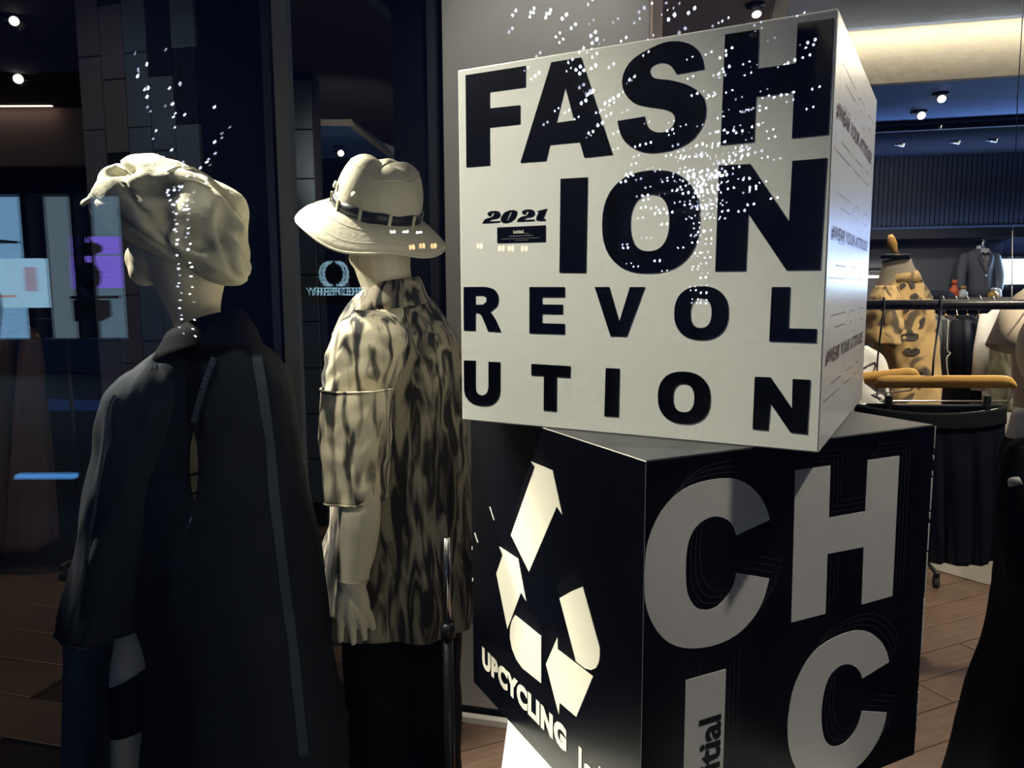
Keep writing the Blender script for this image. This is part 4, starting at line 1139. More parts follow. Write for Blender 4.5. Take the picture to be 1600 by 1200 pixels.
# hanging wire at the right
wp = at(1597, 0, 3.2); wq = at(1585, 300, 3.3)
tag(MB().tube([Vector((wp.x, wp.y, ZT)), at(1590, 150, 3.25), wq, at(1582, 360, 3.3), at(1581, 468, 2.52)], .0022, 6).build('steel_wire', M['chrome']), 'thin steel wire hanging from the tray ceiling to the rail', 'wire')

# ---- front rail
YR = 2.42
RZ = at(1480, 476, YR).z
rl0, rl1 = at(1352, 476, YR), at(1720, 474, YR)
rl0 = Vector((.55, YR + .06, RZ)); rl1 = Vector((2.35, YR - .10, RZ))
def on_rail(px):
    d = ray(px, 476)
    k = rl1 - rl0
    # solve in plan
    t = (d.x * (EYE.y - rl0.y) - d.y * (EYE.x - rl0.x)) / (d.x * k.y - d.y * k.x)
    return rl0 + k * t
def clothes_rail(name, A, B, rr_, label, casters=True):
    t = thing(name, ((A.x + B.x) / 2, (A.y + B.y) / 2, 0), label, 'clothes rail')
    MB().tube([A, A.lerp(B, .5), B], rr_, 20).build('bar', M['dark_metal'], t, True)
    k = (B - A).normalized()
    nrm = Vector((-k.y, k.x, 0))
    for E_ in (A, B):
        MB().tube([Vector((E_.x, E_.y, .07)), E_], rr_ * .9, 14).build('post', M['dark_metal'], t, True)
        f = MB().tube([Vector((E_.x, E_.y, .075)) - nrm * .22, Vector((E_.x, E_.y, .075)) + nrm * .22], rr_ * .9, 12).build('foot', M['dark_metal'], t, True)
        for s in (-1, 1):
            c = Vector((E_.x, E_.y, .028)) + nrm * .2 * s
            MB().tube([c - k * .011, c + k * .011], .028, 20).box(c + Vector((0, 0, .032)), .03, .012, .03).build('caster', M['charcoal'], f, True)
    return t
clothes_rail('clothes_rail', rl0, rl1, .0155, 'thick black clothes rail in front holding the black skirt')

def trouser_hanger(pL, pR, lab, drop_from, wood_h=.034, group=None, clips=True):
    """flat wooden hanger with a clip bar, hung on a long black wire hook"""
    t = thing('clip_hanger', (pL + pR) / 2, lab, 'hanger', group)
    ex = (pR - pL).normalized()
    w = (pR - pL).length
    c0 = pL
    ey = Vector((-ex.y, ex.x, 0))
    n_ = 28
    rings = []
    for i in range(n_ + 1):
        u = i / n_
        x = u * w
        e = min(u, 1 - u) * w
        top = wood_h * (.25 + .75 * (1 - max(0, 1 - e / .045) ** 2) ** .5)
        th = .011 * (.5 + .5 * (1 - max(0, 1 - e / .03) ** 2) ** .5)
        b = c0 + ex * x
        rings.append([b - ey * th / 2, b + ey * th / 2, b + ey * th / 2 + UZ * top, b + ey * th * .25 + UZ * (top + .003), b - ey * th * .25 + UZ * (top + .003), b - ey * th / 2 + UZ * top])
    wd = MB().loft(rings).build('wood_bar', M['hanger_wood'], t, True)
    z_ = -.040
    MB().tube([c0 + ex * .012 + UZ * .002, c0 + ex * .012 + UZ * (z_ + .012), c0 + ex * .024 + UZ * z_, c0 + ex * (w - .024) + UZ * z_, c0 + ex * (w - .012) + UZ * (z_ + .012), c0 + ex * (w - .012) + UZ * .002], .0028, 8).build('clip_bar', M['chrome'], t, True)
    if clips:
        for x in (.045, w - .075):
            q = c0 + ex * x + UZ * (z_ - .008)
            c = MB().box(q, .018, .020, .052, ex=ex, ey=ey).build('clip', M['dark_metal'], t)
            bevel(c, .003)
            MB().tube([q - ex * .012 + UZ * .012, q + ex * .012 + UZ * .012], .004, 8).build('clip_spring', M['chrome'], c, True)
    # hook
    m_ = c0 + ex * w * .42 + UZ * wood_h
    top = drop_from
    hk = [m_, m_ + UZ * .05, top + Vector((-.012, -.024, -.10)), top + Vector((-.004, -.022, -.01)), top + Vector((.004, -.004, .021)), top + Vector((.012, .022, .006)), top + Vector((.012, .024, -.02))]
    MB().tube(spline(hk, 5), .0032, 8).build('hook', M['charcoal'], t, True)
    return t
hl, hr_ = at(1364, 606, 2.34), at(1588, 606, 2.26)
th_ = trouser_hanger(hl, hr_, 'flat wooden clip hanger holding the black skirt', on_rail(1466))
ex = (hr_ - hl).normalized(); ey = Vector((-ex.y, ex.x, 0))
text_mesh(MB(), 'initial', lambda x, y, z: hl + ex * x + UZ * y - ey * z, .198, .232, .014, .023, .0062, .0068, .02).build('lettering', mat('burnt_wood', (.2, .1, .03), .6), bpy.data.objects['wood_bar'])
h2l, h2r = at(1322, 602, 2.62), at(1436, 590, 2.58)
trouser_hanger(h2l, h2r, 'second wooden hanger hung behind, partly hidden by the white box', on_rail(1378), clips=False)

# black skirt
def skirt():
    n_, m_ = 120, 60
    rings = []
    for i in range(m_ + 1):
        u = i / m_
        ring = []
        for j in range(n_):
            t = 2 * pi * j / n_
            ct, st = cos(t), sin(t)
            l = 1342 + 10 * u
            r = 1562 + 12 * math.sin(u * 1.5) - 8 * u
            rx = (at(r, 640, 2.31).x - at(l, 640, 2.31).x) / 2
            cx = (at(r, 640, 2.31).x + at(l, 640, 2.31).x) / 2
            ry = .035 + .05 * u
            k = 1
            if u > .12:
                f = min(1, (u - .12) / .25)
                k += f * (.10 * sin(19 * t + 1.2 * sin(3 * t)) + .06 * sin(31 * t))
            zt_ = at(1500, 632, 2.31).z - .02 * (1 if st < 0 else .2) * (1 - ct * ct) * (1 - u)
            zb_ = at(1500, 868, 2.31).z + .018 * ct + .012 * sin(3 * t + 1.1)
            ring.append(Vector((cx + rx * ct * (1 + (k - 1) * .1), 2.31 + ry * st * k - .05 * ct * .5, zt_ + (zb_ - zt_) * u)))
        rings.append(ring)
    return MB().loft(rings, cap=False), n_
sk_, n_ = skirt()
so = thing('skirt', at(1460, 760, 2.31), 'black gathered satin skirt clipped under the wooden hanger', 'skirt')
body = solid(sk_.build('skirt_body', M['black_satin'], so, True), .003)
wbm = MB()
rows = [sk_.v[i * n_:(i + 1) * n_] for i in range(0, 8)]
cen = sum((Vector(v) for v in rows[3]), Vector()) / n_
wr_ = [[Vector(v) + Vector(((v[0] - cen.x) * .012, (v[1] - cen.y) * .10, 0)) for v in r] for r in rows]
solid(MB().loft(wr_, cap=False).build('waistband', M['black_cloth'], so, True), .003)

# generic hung top: torso plus two sleeves
def hung_top(name, label, cat, m, tab, Y, sleeves, hook=None, group=None, rail_z=None, folds=((6, 1, .06, .1, .1),), exp=2.0, collar=None, extra=None):
    rings_tab = tab
    c = at((tab[0][1] + tab[0][2]) / 2, tab[0][0], Y)
    t = thing(name, c, label, cat, group)
    cloth = cloth_loft(rings_tab, Y, 56, 36, list(folds), R.uniform(0, 50), .003, exp=exp)
    solid(cloth.build('body', m, t, True), .003)
    for s in sleeves:
        pts, rs = s
        solid(MB().tube([at(x, y, Y + d) for x, y, d in pts], rs, 20, cap=False).build('sleeve', m, t, True), .003)
    if collar:
        A, B, h = collar
        a_, b_ = at(*A, Y), at(*B, Y)
        cc, hh = (a_ + b_) / 2, (b_ - a_) / 2
        rg = [[cc + hh * cos(q) * k + Vector((0, .05 * sin(q) * k, z)) for q in [2 * pi * j / 28 for j in range(28)]] for k, z in ((1.15, -.01), (1.0, h * .5), (.92, h))]
        solid(MB().loft(rg, cap=False).build('collar', m, t, True), .003)
    if hook is not None:
        p = at((tab[0][1] + tab[0][2]) / 2, tab[0][0], Y)
        w_ = at(tab[1][2], tab[1][0], Y).x - at(tab[1][1], tab[1][0], Y).x
        q = hook
        hg = MB().tube(spline([p + Vector((-w_ * .45, 0, -.05)), p + Vector((0, 0, .0)), p + Vector((w_ * .45, 0, -.05))]), .006, 8).build('hanger', M['hanger_wood'], t, True)
        MB().tube(spline([p, p.lerp(q, .6), q + Vector((0, -.022, -.01)), q + Vector((0, 0, .02)), q + Vector((0, .022, 0))], 4), .002, 6).build('hanger_hook', M['chrome'], hg, True)
    return t
# beige tee and white tee on the front rail
hung_top('t_shirt', 'beige t-shirt hung at the end of the front rail', 't-shirt', M['beige_cloth'],
         [(446, 1608, 1650, .03), (462, 1588, 1668, .05), (490, 1574, 1684, .07), (530, 1582, 1682, .075), (600, 1584, 1684, .08), (700, 1586, 1686, .08)], 2.62,
         [([(1592, 482, -.02), (1578, 510, -.04), (1564, 545, -.05)], [.05, .045, .048])], hook=on_rail(1628), collar=((1608, 447), (1650, 447), .02))
hung_top('t_shirt', 'white t-shirt hanging against the corner of the white box', 't-shirt', M['white_cloth'],
         [(540, 1310, 1352, .02), (552, 1290, 1374, .04), (580, 1285, 1387, .05), (640, 1290, 1388, .06), (720, 1290, 1388, .06)], 2.66, [], hook=on_rail(1335))
hung_top('shirt', 'long white shirt hung behind the beige t-shirt', 'shirt', M['white_cloth'],
         [(484, 1552, 1590, .03), (496, 1538, 1600, .05), (540, 1540, 1600, .06), (620, 1540, 1600, .07), (680, 1540, 1600, .07)], 3.62,
         [([(1546, 494, 0), (1535, 545, -.03), (1529, 610, -.04)], [.04, .036, .032])], hook=None, folds=((7, 1, .1, .1, .1),))
hung_top('shirt', 'olive grey shirt squeezed beside the white shirt sleeve', 'shirt', M['olive_cloth'],
         [(508, 1562, 1576, .03), (540, 1556, 1580, .08), (640, 1556, 1580, .09)], 3.44, [])

# right-hand mannequin, mostly out of frame: black coat over a white shirt
YK = 2.0
mk = thing('mannequin', (at(1660, 700, YK).x, YK, 0), 'mannequin in flared black coat and white collar at the picture edge', 'mannequin')
ck = cloth_loft([(662, 1606, 1720, .07), (690, 1582, 1745, .10), (720, 1572, 1755, .115), (762, 1578, 1752, .12), (850, 1573, 1758, .13), (930, 1564, 1768, .15), (1000, 1554, 1780, .17), (1080, 1534, 1800, .20), (1150, 1514, 1820, .22), (1250, 1492, 1842, .24)], YK, 90, 60,
                [(7, .6, .03, .15, .2), (11, 1.7, .02, .2, -.2)], 31, .004)
solid(ck.build('coat', M['black_cloth'], mk, True), .004)
rg = []
for (l, ly, r, ry_, d) in ((1576, 696, 1730, 690, .085), (1580, 680, 1722, 674, .08), (1584, 662, 1712, 656, .075), (1590, 650, 1706, 648, .07), (1594, 653, 1702, 651, .064)):
    A, B = at(l, ly, YK), at(r, ry_, YK)
    c, h = (A + B) / 2, (B - A) / 2
    rg.append([c + h * cos(q) + Vector((0, d * sin(q), .02 * cos(q) * -1)) for q in [2 * pi * j / 40 for j in range(40)]])
solid(MB().loft(rg, cap=False).build('shirt_collar', M['white_cloth'], mk, True), .004)
sl_ = MB().capsule([at(1600, 715, YK - .05), at(1590, 800, YK - .1), at(1600, 900, YK - .12)], [.05, .05, .042], 20)
sl_.build('coat_sleeve', M['black_cloth'], mk, True)
MB().tube([at(1584, 748, YK - .11), at(1587, 758, YK - .12)], [.013, .016], 14).build('cuff', M['white_cloth'], mk, True)
kb = MB().capsule([at(1650, 600, YK), at(1650, 660, YK), at(1655, 760, YK), at(1660, 900, YK)], [.05, .055, .10, .11])
kb.ellipsoid(at(1650, 545, YK), .085, .1, .12)
for dx in (-.07, .07):
    q = at(1660, 1000, YK)
    kb.capsule([Vector((q.x + dx, YK, .8)), Vector((q.x + dx, YK, .1))], [.08, .04])
fuse(kb.build('body', M['skin'], mk), .008)
MB().tube([Vector((at(1660, 900, YK).x, YK, 0)), Vector((at(1660, 900, YK).x, YK, .012))], .2, 28).build('base_plate', M['dark_metal'], mk, True)

# dress form in the printed shirt
YF = 3.55
fo = thing('dress_form', (at(1412, 600, YF).x, YF, 0), 'dress form wearing a sandy short-sleeved shirt with dark prints', 'dress form')
P = lambda x, y, d=0: at(x, y, YF + d)
tors = MB()
rings = []
for y, l, r, d in ((404, 1380, 1420, .045), (420, 1378, 1426, .055), (440, 1372, 1440, .08), (470, 1368, 1452, .12), (560, 1372, 1452, .13), (660, 1368, 1458, .14)):
    A, B = P(l, y), P(r, y)
    c, h = (A + B) / 2, (B - A) / 2
    rings.append([c + h * cos(q) + Vector((0, d * sin(q), (.012 * cos(q) if y < 425 else 0))) for q in [2 * pi * j / 36 for j in range(36)]])
tors.loft(rings).build('torso', mat('form_linen', (.34, .30, .24), .9), fo, True)
A, B = P(1379, 404), P(1419, 400)
cc = (A + B) / 2
MB().tube([cc - UZ * .004, cc + UZ * .014], [.062, .058], 28).build('neck_cap', M['dark_metal'], fo, True)
MB().tube([cc + UZ * .012, cc + UZ * .03 + Vector((-.006, 0, 0)), cc + UZ * .055 + Vector((-.016, 0, 0)), cc + UZ * .085 + Vector((-.024, 0, 0)), cc + UZ * .1 + Vector((-.027, 0, 0))], [.017, .013, .021, .016, .008], 18).build('neck_knob', M['hanger_wood'], fo, True)
st_ = MB().tube([Vector((cc.x, YF, .03)), Vector((cc.x, YF, 1.1))], .016, 14)
for k in range(3):
    q = rad(120 * k + 20)
    st_.tube([Vector((cc.x, YF, .12)), Vector((cc.x + .22 * cos(q), YF + .22 * sin(q), .012))], .011, 10)
st_.build('tripod_stand', M['dark_metal'], fo, True)
ps = cloth_loft([(432, 1384, 1428, .07), (446, 1374, 1440, .10), (470, 1364, 1450, .125), (520, 1370, 1455, .14), (580, 1374, 1459, .15), (636, 1374, 1462, .155)], YF, 64, 44, [(5, .6, .04, .1, .2), (9, 1.6, .02, .2, 0)], 41, .005, exp=2.3)
pso = solid(ps.build('printed_shirt', M['print_shirt'], fo, True), .004)
sv = cloth_loft([(446, 1372, 1396, .05), (466, 1362, 1400, .085), (500, 1356, 1404, .10), (536, 1352, 1402, .105)], YF - .09, 44, 24, [(4, .5, .05, .1, .2)], 43, .004)
solid(sv.build('sleeve', M['print_shirt'], pso, True), .004)
rg = []
for l, ly, r, ry_, d in ((1378, 444, 1438, 438, .095), (1380, 436, 1434, 428, .085), (1382, 430, 1430, 422, .078), (1384, 432, 1427, 425, .072)):
    A, B = P(l, ly), P(r, ry_)
    c, h = (A + B) / 2, (B - A) / 2
    rg.append([c + h * cos(q) + Vector((0, d * sin(q), 0)) for q in [2 * pi * j / 36 for j in range(36)]])
solid(MB().loft(rg, cap=False).build('collar', M['print_shirt'], pso, True), .003)
# pickup truck print and sketchy marks
tf = bvh(ps)
def decal(pts, lift=.006):
    tri = tessellate_polygon([[Vector((x, y, 0)) for x, y in pts]])
    V_ = [hit(tf, x, y, lift) for x, y in pts]
    if any(v is None for v in V_): return None
    return V_, tri
dm = MB()
for poly in ([(1405, 528), (1409, 523), (1415, 521), (1417, 517), (1425, 516), (1427, 521), (1434, 522), (1434, 530), (1430, 532), (1407, 533)],
             [(1417, 414 + 20), (1421, 432), (1427, 440), (1429, 450), (1424, 452), (1419, 444)],
             [(1414, 545), (1420, 543), (1424, 546), (1430, 543), (1436, 546), (1436, 552), (1428, 556), (1420, 555), (1415, 552)],
             [(1436, 500), (1443, 494), (1445, 500), (1441, 512), (1434, 514), (1438, 507)],
             [(1421, 462), (1430, 458), (1436, 464), (1430, 472), (1423, 470)], [(1405, 446), (1412, 442), (1416, 447), (1409, 452)], [(1440, 580), (1446, 574), (1449, 586), (1443, 590)],
             [(1396, 452), (1402, 448), (1406, 456), (1400, 462)], [(1412, 480), (1418, 476), (1420, 486), (1414, 490)]):
    d_ = decal(poly)
    if d_: dm.add(d_[0], [tuple(t) for t in d_[1]])
dm.build('truck_print', mat('print_dark', (.05, .045, .04), .9), pso)['kind'] = 'stuff'

# back rail with dark garments
YG = 4.02
g0, g1 = at(1330, 482, YG), at(1700, 482, YG)
clothes_rail('clothes_rail', Vector((2.22, 4.08, 1.47)), Vector((3.4, 3.82, 1.47)), .012, 'thinner clothes rail behind carrying the dark garments')
gc = ((1446, 14, 'charcoal', .46), (1462, 16, 'suit_grey', .44), (1478, 15, 'charcoal', .62), (1496, 17, 'black_cloth', .52), (1512, 20, 'navy_panel', .54), (1530, 17, 'black_cloth', .56), (1548, 15, 'suit_grey', .50))
gl_ = ['dark grey top nearest the dress form on the back rail', 'grey top hanging second from the dress form', 'charcoal hoodie with pale drawstring on the back rail', 'short black top beside the hoodie on the back rail',
       'widest navy black knit in the middle of the back rail', 'black top between navy knit and grey top', 'slate top next to the white shirt on the back rail']
for (x, w, m_, ln), lab in zip(gc, gl_):
    zt_ = 492
    p = at(x, zt_, YG)
    yb_ = zt_ + ln / YG * FPX * .8
    t = hung_top('top', lab, 'top', M[m_], [(zt_, x - w * .2, x + w * .2, .04), (zt_ + 10, x - w * .42, x + w * .42, .16), (zt_ + 40, x - w * .5, x + w * .5, .19), (yb_, x - w * .5, x + w * .5, .20)], YG + R.uniform(-.03, .03),
                 [([(x, zt_ + 12, -.15), (x - w * .05, zt_ + 45, -.20), (x - w * .05, yb_ - 18, -.21)], [.030, .028, .024])], hook=Vector((p.x, 4.08 - .203 * (p.x - 2.12), 1.47)), group='dark tops on the back rail', folds=((5, 1, .1, .1, .1),))
    if lab.startswith('charcoal hoodie'):
        MB().tube(spline([at(x + 4, 500, YG - .25), at(x + 2, 545, YG - .26), at(x + 7, 552, YG - .26), at(x + 1, 562, YG - .26), at(x + 5, 600, YG - .26)]), .0028, 6).build('drawstring', M['white_cloth'], t, True)
# low cream block on the floor
f0, f1 = atz(1493, 900, 0), atz(1557, 918, 0)
kx = (f1 - f0).normalized()
ky = Vector((-kx.y, kx.x, 0))
cb = thing('low_block', f1, 'low cream display block on the boards under the skirt hem', 'display block')
c = f1 - kx * .55 + ky * .25
bevel(MB().box((c.x, c.y, .24), 1.1, .5, .48, ex=kx, ey=ky).build('block_body', M['white_paint'], cb), .004)
MB().box((c.x, c.y, .49), 1.12, .52, .02, ex=kx, ey=ky).build('block_top', M['white_paint'], cb)

# alcove: suit, bottles, screen
bS = bB - .12
sp = on_b(1525, 420, bS)
su = thing('suit_jacket', sp, 'grey two-button suit with shirt and tie hung in the alcove', 'suit jacket')
def SP(x, y, d=0):
    p = on_b(x, y, bS)
    return p - E2 * d
def flat_loft(rows, th):
    rings = []
    for y, l, r, d in rows:
        A, B = SP(l, y), SP(r, y)
        c, h = (A + B) / 2, (B - A) / 2
        rings.append([c + h * cos(q) - E2 * (d * sin(q)) for q in [2 * pi * j / 32 for j in range(32)]])
    return MB().loft(rings)
jk = flat_loft([(389, 1522, 1542, .05), (394, 1512, 1550, .09), (401, 1506, 1555, .12), (412, 1507, 1554, .13), (432, 1511, 1551, .14), (450, 1509, 1552, .14), (468, 1507, 1554, .14)], .1).build('jacket', M['suit_grey'], su, True)
for pts in ([(1507, 403, .02), (1500, 428, .05), (1498, 450, .09)], [(1554, 403, .02), (1559, 428, .05), (1556, 452, .08)]):
    MB().capsule([SP(*p) for p in pts], [.05, .045, .036]).build('sleeve', M['suit_grey'], su, True)
for x in (1499, 1553):
    MB().capsule([SP(x, 455, .10), SP(x + 1, 462, .11)], [.035, .03]).build('cuff', M['white_cloth'], su, True)
def SF2(x, y, z): return SP(x, y, .145 + z)
sd = poly_mesh(MB(), [[(1526, 389), (1537, 389), (1540, 398), (1533, 424), (1524, 398)]], SF2, 0, .012).build('shirt_front', M['white_cloth'], su)
poly_mesh(MB(), [[(1529, 396), (1534, 396), (1535, 416), (1532, 422), (1529, 414)]], SF2, .012, .02).build('tie', mat('tie_grey', (.2, .19, .2), .6), sd)
poly_mesh(MB(), [[(1526, 394), (1531, 397), (1537, 394), (1537, 400), (1531, 398), (1526, 400)]], SF2, .02, .03).build('bow_knot', M['charcoal'], sd)
for P_ in ([(1523, 394), (1527, 398), (1533, 426), (1529, 420), (1521, 404)], [(1541, 394), (1537, 400), (1533, 426), (1537, 420), (1543, 404)]):
    poly_mesh(MB(), [P_], SF2, .004, .016).build('lapel', M['suit_grey'], jk)
MB().ellipsoid(SP(1532, 431, .17), .013, .008, .013, n=10, m=6).build('button', M['white_cloth'], jk, True)
MB().tube(spline([SP(1532, 390, .06), SP(1532, 384, .06), SP(1534, 378, .06), SP(1533, 374, .06)]), .012, 8).build('hanger_hook', M['chrome'], su, True)
nk = flat_loft([(384, 1526, 1538, .05), (392, 1524, 1541, .06)], .05).build('neck_form', M['clear_plastic'], su, True)
# ledge with small bottles
lz = on_b(1510, 468, bB - .2).z
struct('trim_11', sbox(MB(), al0 - .5, al1 + 1.0, bB - .42, bB + .05, lz - .05, lz - .005), M['dark_paint'])
def bottle(px, m, w, h, label, capm):
    p = on_b(px, 467, bB - .3)
    p.z = lz - .005
    t = thing('spray_bottle', p, label, 'bottle', 'small bottles on the alcove ledge')
    MB().tube([p, p + UZ * h * .55, p + UZ * h * .68, p + UZ * h * .8], [w, w, w * .5, w * .4], 16).build('bottle_body', m, t, True)
    MB().tube([p + UZ * h * .78, p + UZ * h], [w * .55, w * .5], 14).build('cap', capm, t, True)
bottle(1490, M['orange_plastic'], .042, .2, 'tall orange bottle beside the suit cuff', M['orange_plastic'])
bottle(1504, M['clear_plastic'], .045, .14, 'clear bottle with amber lid below the suit sleeve', M['amber_glass'])
bottle(1551, M['amber_glass'], .045, .12, 'small amber bottle at the other suit cuff', M['clear_plastic'])
# dark cap and folded paper on the ledge
pq = on_b(1466, 464, bB - .32); pq.z = lz - .005
tag(MB().ellipsoid(pq + UZ * .04, .16, .12, .06).build('folded_scarf', M['charcoal'], None, True), 'dark folded scarf heaped on the alcove ledge', 'scarf')
scr = on_b(1588, 425, bB - .1)
so_ = thing('display_screen', scr, 'bright white screen glowing beside the suit alcove', 'screen')
MB().box(scr + E2 * .02, .36, .03, .36, -YAW).build('casing', M['dark_metal'], so_)
pw = on_b(1571, 405, bB - .1); pe = on_b(1606, 444, bB - .1)
MB().box((pw + pe) / 2, (pe - pw).length * .8, .02, pw.z - pe.z, -YAW).build('screen_face', M['screen'], so_)
area('screen_light', (pw + pe) / 2 - E2 * .05, EYE, 14, (.55, .75, 1), .3, .3)
# shelf strip light and boxes behind the dress form
ps_ = on_b(1362, 437, bB - .3)
sf = thing('wall_shelf', ps_, 'lit wall shelf glimpsed between white box and dress form', 'shelf')
MB().box(ps_ + UZ * .10, .4, .25, .03, -YAW).build('shelf_board', M['dark_paint'], sf)
MB().box(ps_ + UZ * .03, .34, .02, .02, -YAW).build('shelf_light', M['led_warm'], sf)
MB().box(ps_ - UZ * .28, .4, .25, .03, -YAW).build('shelf_board', M['dark_paint'], sf)
for i in range(3):
    q = ps_ + E1 * (-.1 + .1 * i) - UZ * .24
    t = tag(MB().box(q + UZ * (.0), .07, .12, .05 + .02 * (i % 2), -YAW).build('folded_garment', mat('folded_%d' % i, ((.3, .12, .1), (.25, .2, .16), (.1, .1, .12))[i], .9)), ('small red folded garment', 'small tan folded garment', 'small dark folded garment')[i] + ' on the lit wall shelf', 'garment', 'folded garments on the lit shelf')

# long brown dresses and rail built in place of a reflection, far left
ra, rb_ = at(-60, 500, 4.2), at(110, 498, 4.3)
rz_ = ra.z
cr_ = clothes_rail('clothes_rail', Vector((ra.x, 4.25, rz_)), Vector((rb_.x, 4.25, rz_)), .012, 'slim added clothes rail in the gloom carrying the stand-in brown dresses')
for x, w, lab in ((4, 15, 'narrower brown dress in place of a reflection at the picture edge'), (46, 14, 'wider brown dress in place of a reflection next to the tiled pier')):
    p = at(x, 512, 4.25)
    hung_top('dress', lab, 'dress', M['brown_sheer'], [(512, x - w * .4, x + w * .4, .03), (524, x - w, x + w, .05), (560, x - w * .9, x + w * 1.2, .08), (640, x - w * 1.1, x + w * 1.7, .11), (760, x - w * 1.5, x + w * 2.3, .14), (850, x - w * 1.7, x + w * 2.6, .16)], 4.25, [], hook=Vector((p.x, 4.25, rz_)), group='brown dresses in place of a reflection', folds=((6, 1, .1, .1, .1), (9, 2, .06, .1, .1)))

# ------------------------------------------------------------------ street side, mirrored in the glass
def rf(px, py, Yv):
    p = at(px, py, Yv)
    return Vector((p.x, 1.7 - p.y, p.z))
struct('pavement', MB().box((0, -9.6, -.05), 40, 20, .06), mat('paving', (.05, .05, .055), .6, var=.3, scale=3))
YV = 15.0
def rbox(mb, x0, y0, x1, y1, Yv, t=.1, out=0):
    a, b = rf(x0, y0, Yv), rf(x1, y1, Yv)
    return mb.box(((a.x + b.x) / 2, a.y + out, (a.z + b.z) / 2), abs(b.x - a.x), t, abs(b.z - a.z))
shop = thing('storefront', rf(100, 585, YV) , 'lit storefront across the street mirrored in the window glass', 'storefront')
rbox(MB(), -160, 120, 212, 305, YV, .6).build('facade', M['dark_paint'], shop)
rbox(MB(), -160, 530, 212, 584, YV, .6).build('plinth', mat('blue_stone', (.16, .24, .36), .6), shop)
for x0, x1 in ((-80, -68), (55, 62), (128, 137), (200, 212)):
    rbox(MB(), x0, 305, x1, 530, YV, .35, .1).build('mullion', M['navy_panel'], shop)
for x0, x1, c, s in ((-68, 55, (.30, .62, 1), 3.4), (62, 128, (.30, .42, .52), 2.1), (137, 200, (.26, .45, .62), 2.0)):
    rbox(MB(), x0, 305, x1, 530, YV, .05, -.2).build('pane', glow('shop_light', c, s), shop)
for x0, y0, x1, y1 in ((114, 370, 128, 398), (115, 402, 128, 452), (139, 370, 192, 397), (139, 400, 196, 450), (122, 488, 128, 500)):
    rbox(MB(), x0, y0, x1, y1, YV, .04, .05).build('backlit_panel', glow('violet_light', (.26, .17, .95), 4.5), shop)
rbox(MB(), 0, 405, 93, 480, YV, .1, .3).build('light_box', glow('white_light', (.42, .74, 1), 4.6), shop)
rbox(MB(), 60, 418, 80, 455, YV, .04, .4).build('poster', glow('poster_light', (.62, .55, .75), 3), shop)
rbox(MB(), 0, 378, 40, 381, YV, .5, .4).build('shelf', M['dark_paint'], shop)
rbox(MB(), 0, 461, 45, 464, YV, .5, .5).build('shelf', glow('shelf_light', (1, .62, .5), 2.5), shop)
rbox(MB(), 140, 462, 196, 466, YV, .5, .4).build('shelf', M['dark_paint'], shop)
for i in range(9):
    x = 142 + i * 6
    rbox(MB(), x, 468, x + 3.4, 500 - (i % 3) * 3, YV, .2, .5).build('folded_stock', M['dark_paint'], shop)
bp = rf(163, 432, YV) + Vector((0, .5, 0))
mb = MB().ellipsoid(bp, .22, .12, .26)
mb.tube([bp + Vector((-.1, 0, .2)), bp + Vector((-.06, 0, .6)), bp + Vector((.0, 0, .8)), bp + Vector((.08, 0, .6)), bp + Vector((.1, 0, .2))], .035)
mb.ellipsoid(rf(166, 390, YV) + Vector((0, .5, 0)), .22, .1, .11)
mb.build('hanging_bag', M['charcoal'], shop, True)
for x, h in ((6, 92), (33, 82)):
    f_ = rf(x, 470, YV) + Vector((0, .9, 0))
    tag(MB().capsule([f_ + Vector((0, 0, -.6)), f_, f_ + Vector((0, 0, .35))], [.12, .2, .1]).ellipsoid(f_ + Vector((0, 0, .62)), .1, .11, .14).build('shop_dummy', mat('dummy_violet', (.05, .03, .12), .8), None, True),
        'dark dummy in the mirrored storefront, ' + ('beside its outer edge' if x == 6 else 'next to the light box'), 'mannequin')
area('plinth_fill', rf(60, 300, 13) + Vector((0, .4, 0)), rf(60, 600, 13.5), 36, (.35, .6, 1), 3.5, .4)  # added blue fill lamp over the plinth and paving

# tall pale sign with a laurel wreath, further up the street
YS = 30.0
sg = thing('shop_sign', rf(525, 462, YS), 'lit laurel wreath shop sign mirrored beside the hat mannequin', 'sign')
c0 = rf(525, 440, YS)
def SF(x, y, z): return Vector((c0.x - x, c0.y + z, c0.z + y))     # reads the right way round from the window
sm = glow('sign_light', (.45, .8, 1), 5)
text_mesh(MB(), 'FREDPERRY', SF, -1.12, 1.02, -.52, -.22, 0, .03, .012).build('lettering', sm, sg)
lw = MB()
for s in (-1, 1):
    for i in range(7):
        a = rad(-70 + i * 24)
        cx, cy = s * (.12 + .34 * cos(a)), .28 + .44 * sin(a)
        L = [(-.13, 0), (-.04, .055), (.07, .045), (.14, 0), (.06, -.04), (-.05, -.045)]
        r_ = a + pi / 2 - .35
        pts = [(cx + s * (u * cos(r_) - v * sin(r_)), cy + u * sin(r_) + v * cos(r_)) for u, v in L]
        poly_mesh(lw, [pts], SF, 0, .03)
    st = [(s * (.12 + .34 * cos(rad(q))), .28 + .44 * sin(rad(q))) for q in range(-85, 80, 12)]
    ribbon(lw, st, .05, SF, .02, False)
lw.build('laurel_wreath', sm, sg)
MB().box(c0 + Vector((0, -.06, -.02)), 2.9, .06, 1.7).build('sign_board', M['navy_panel'], sg)

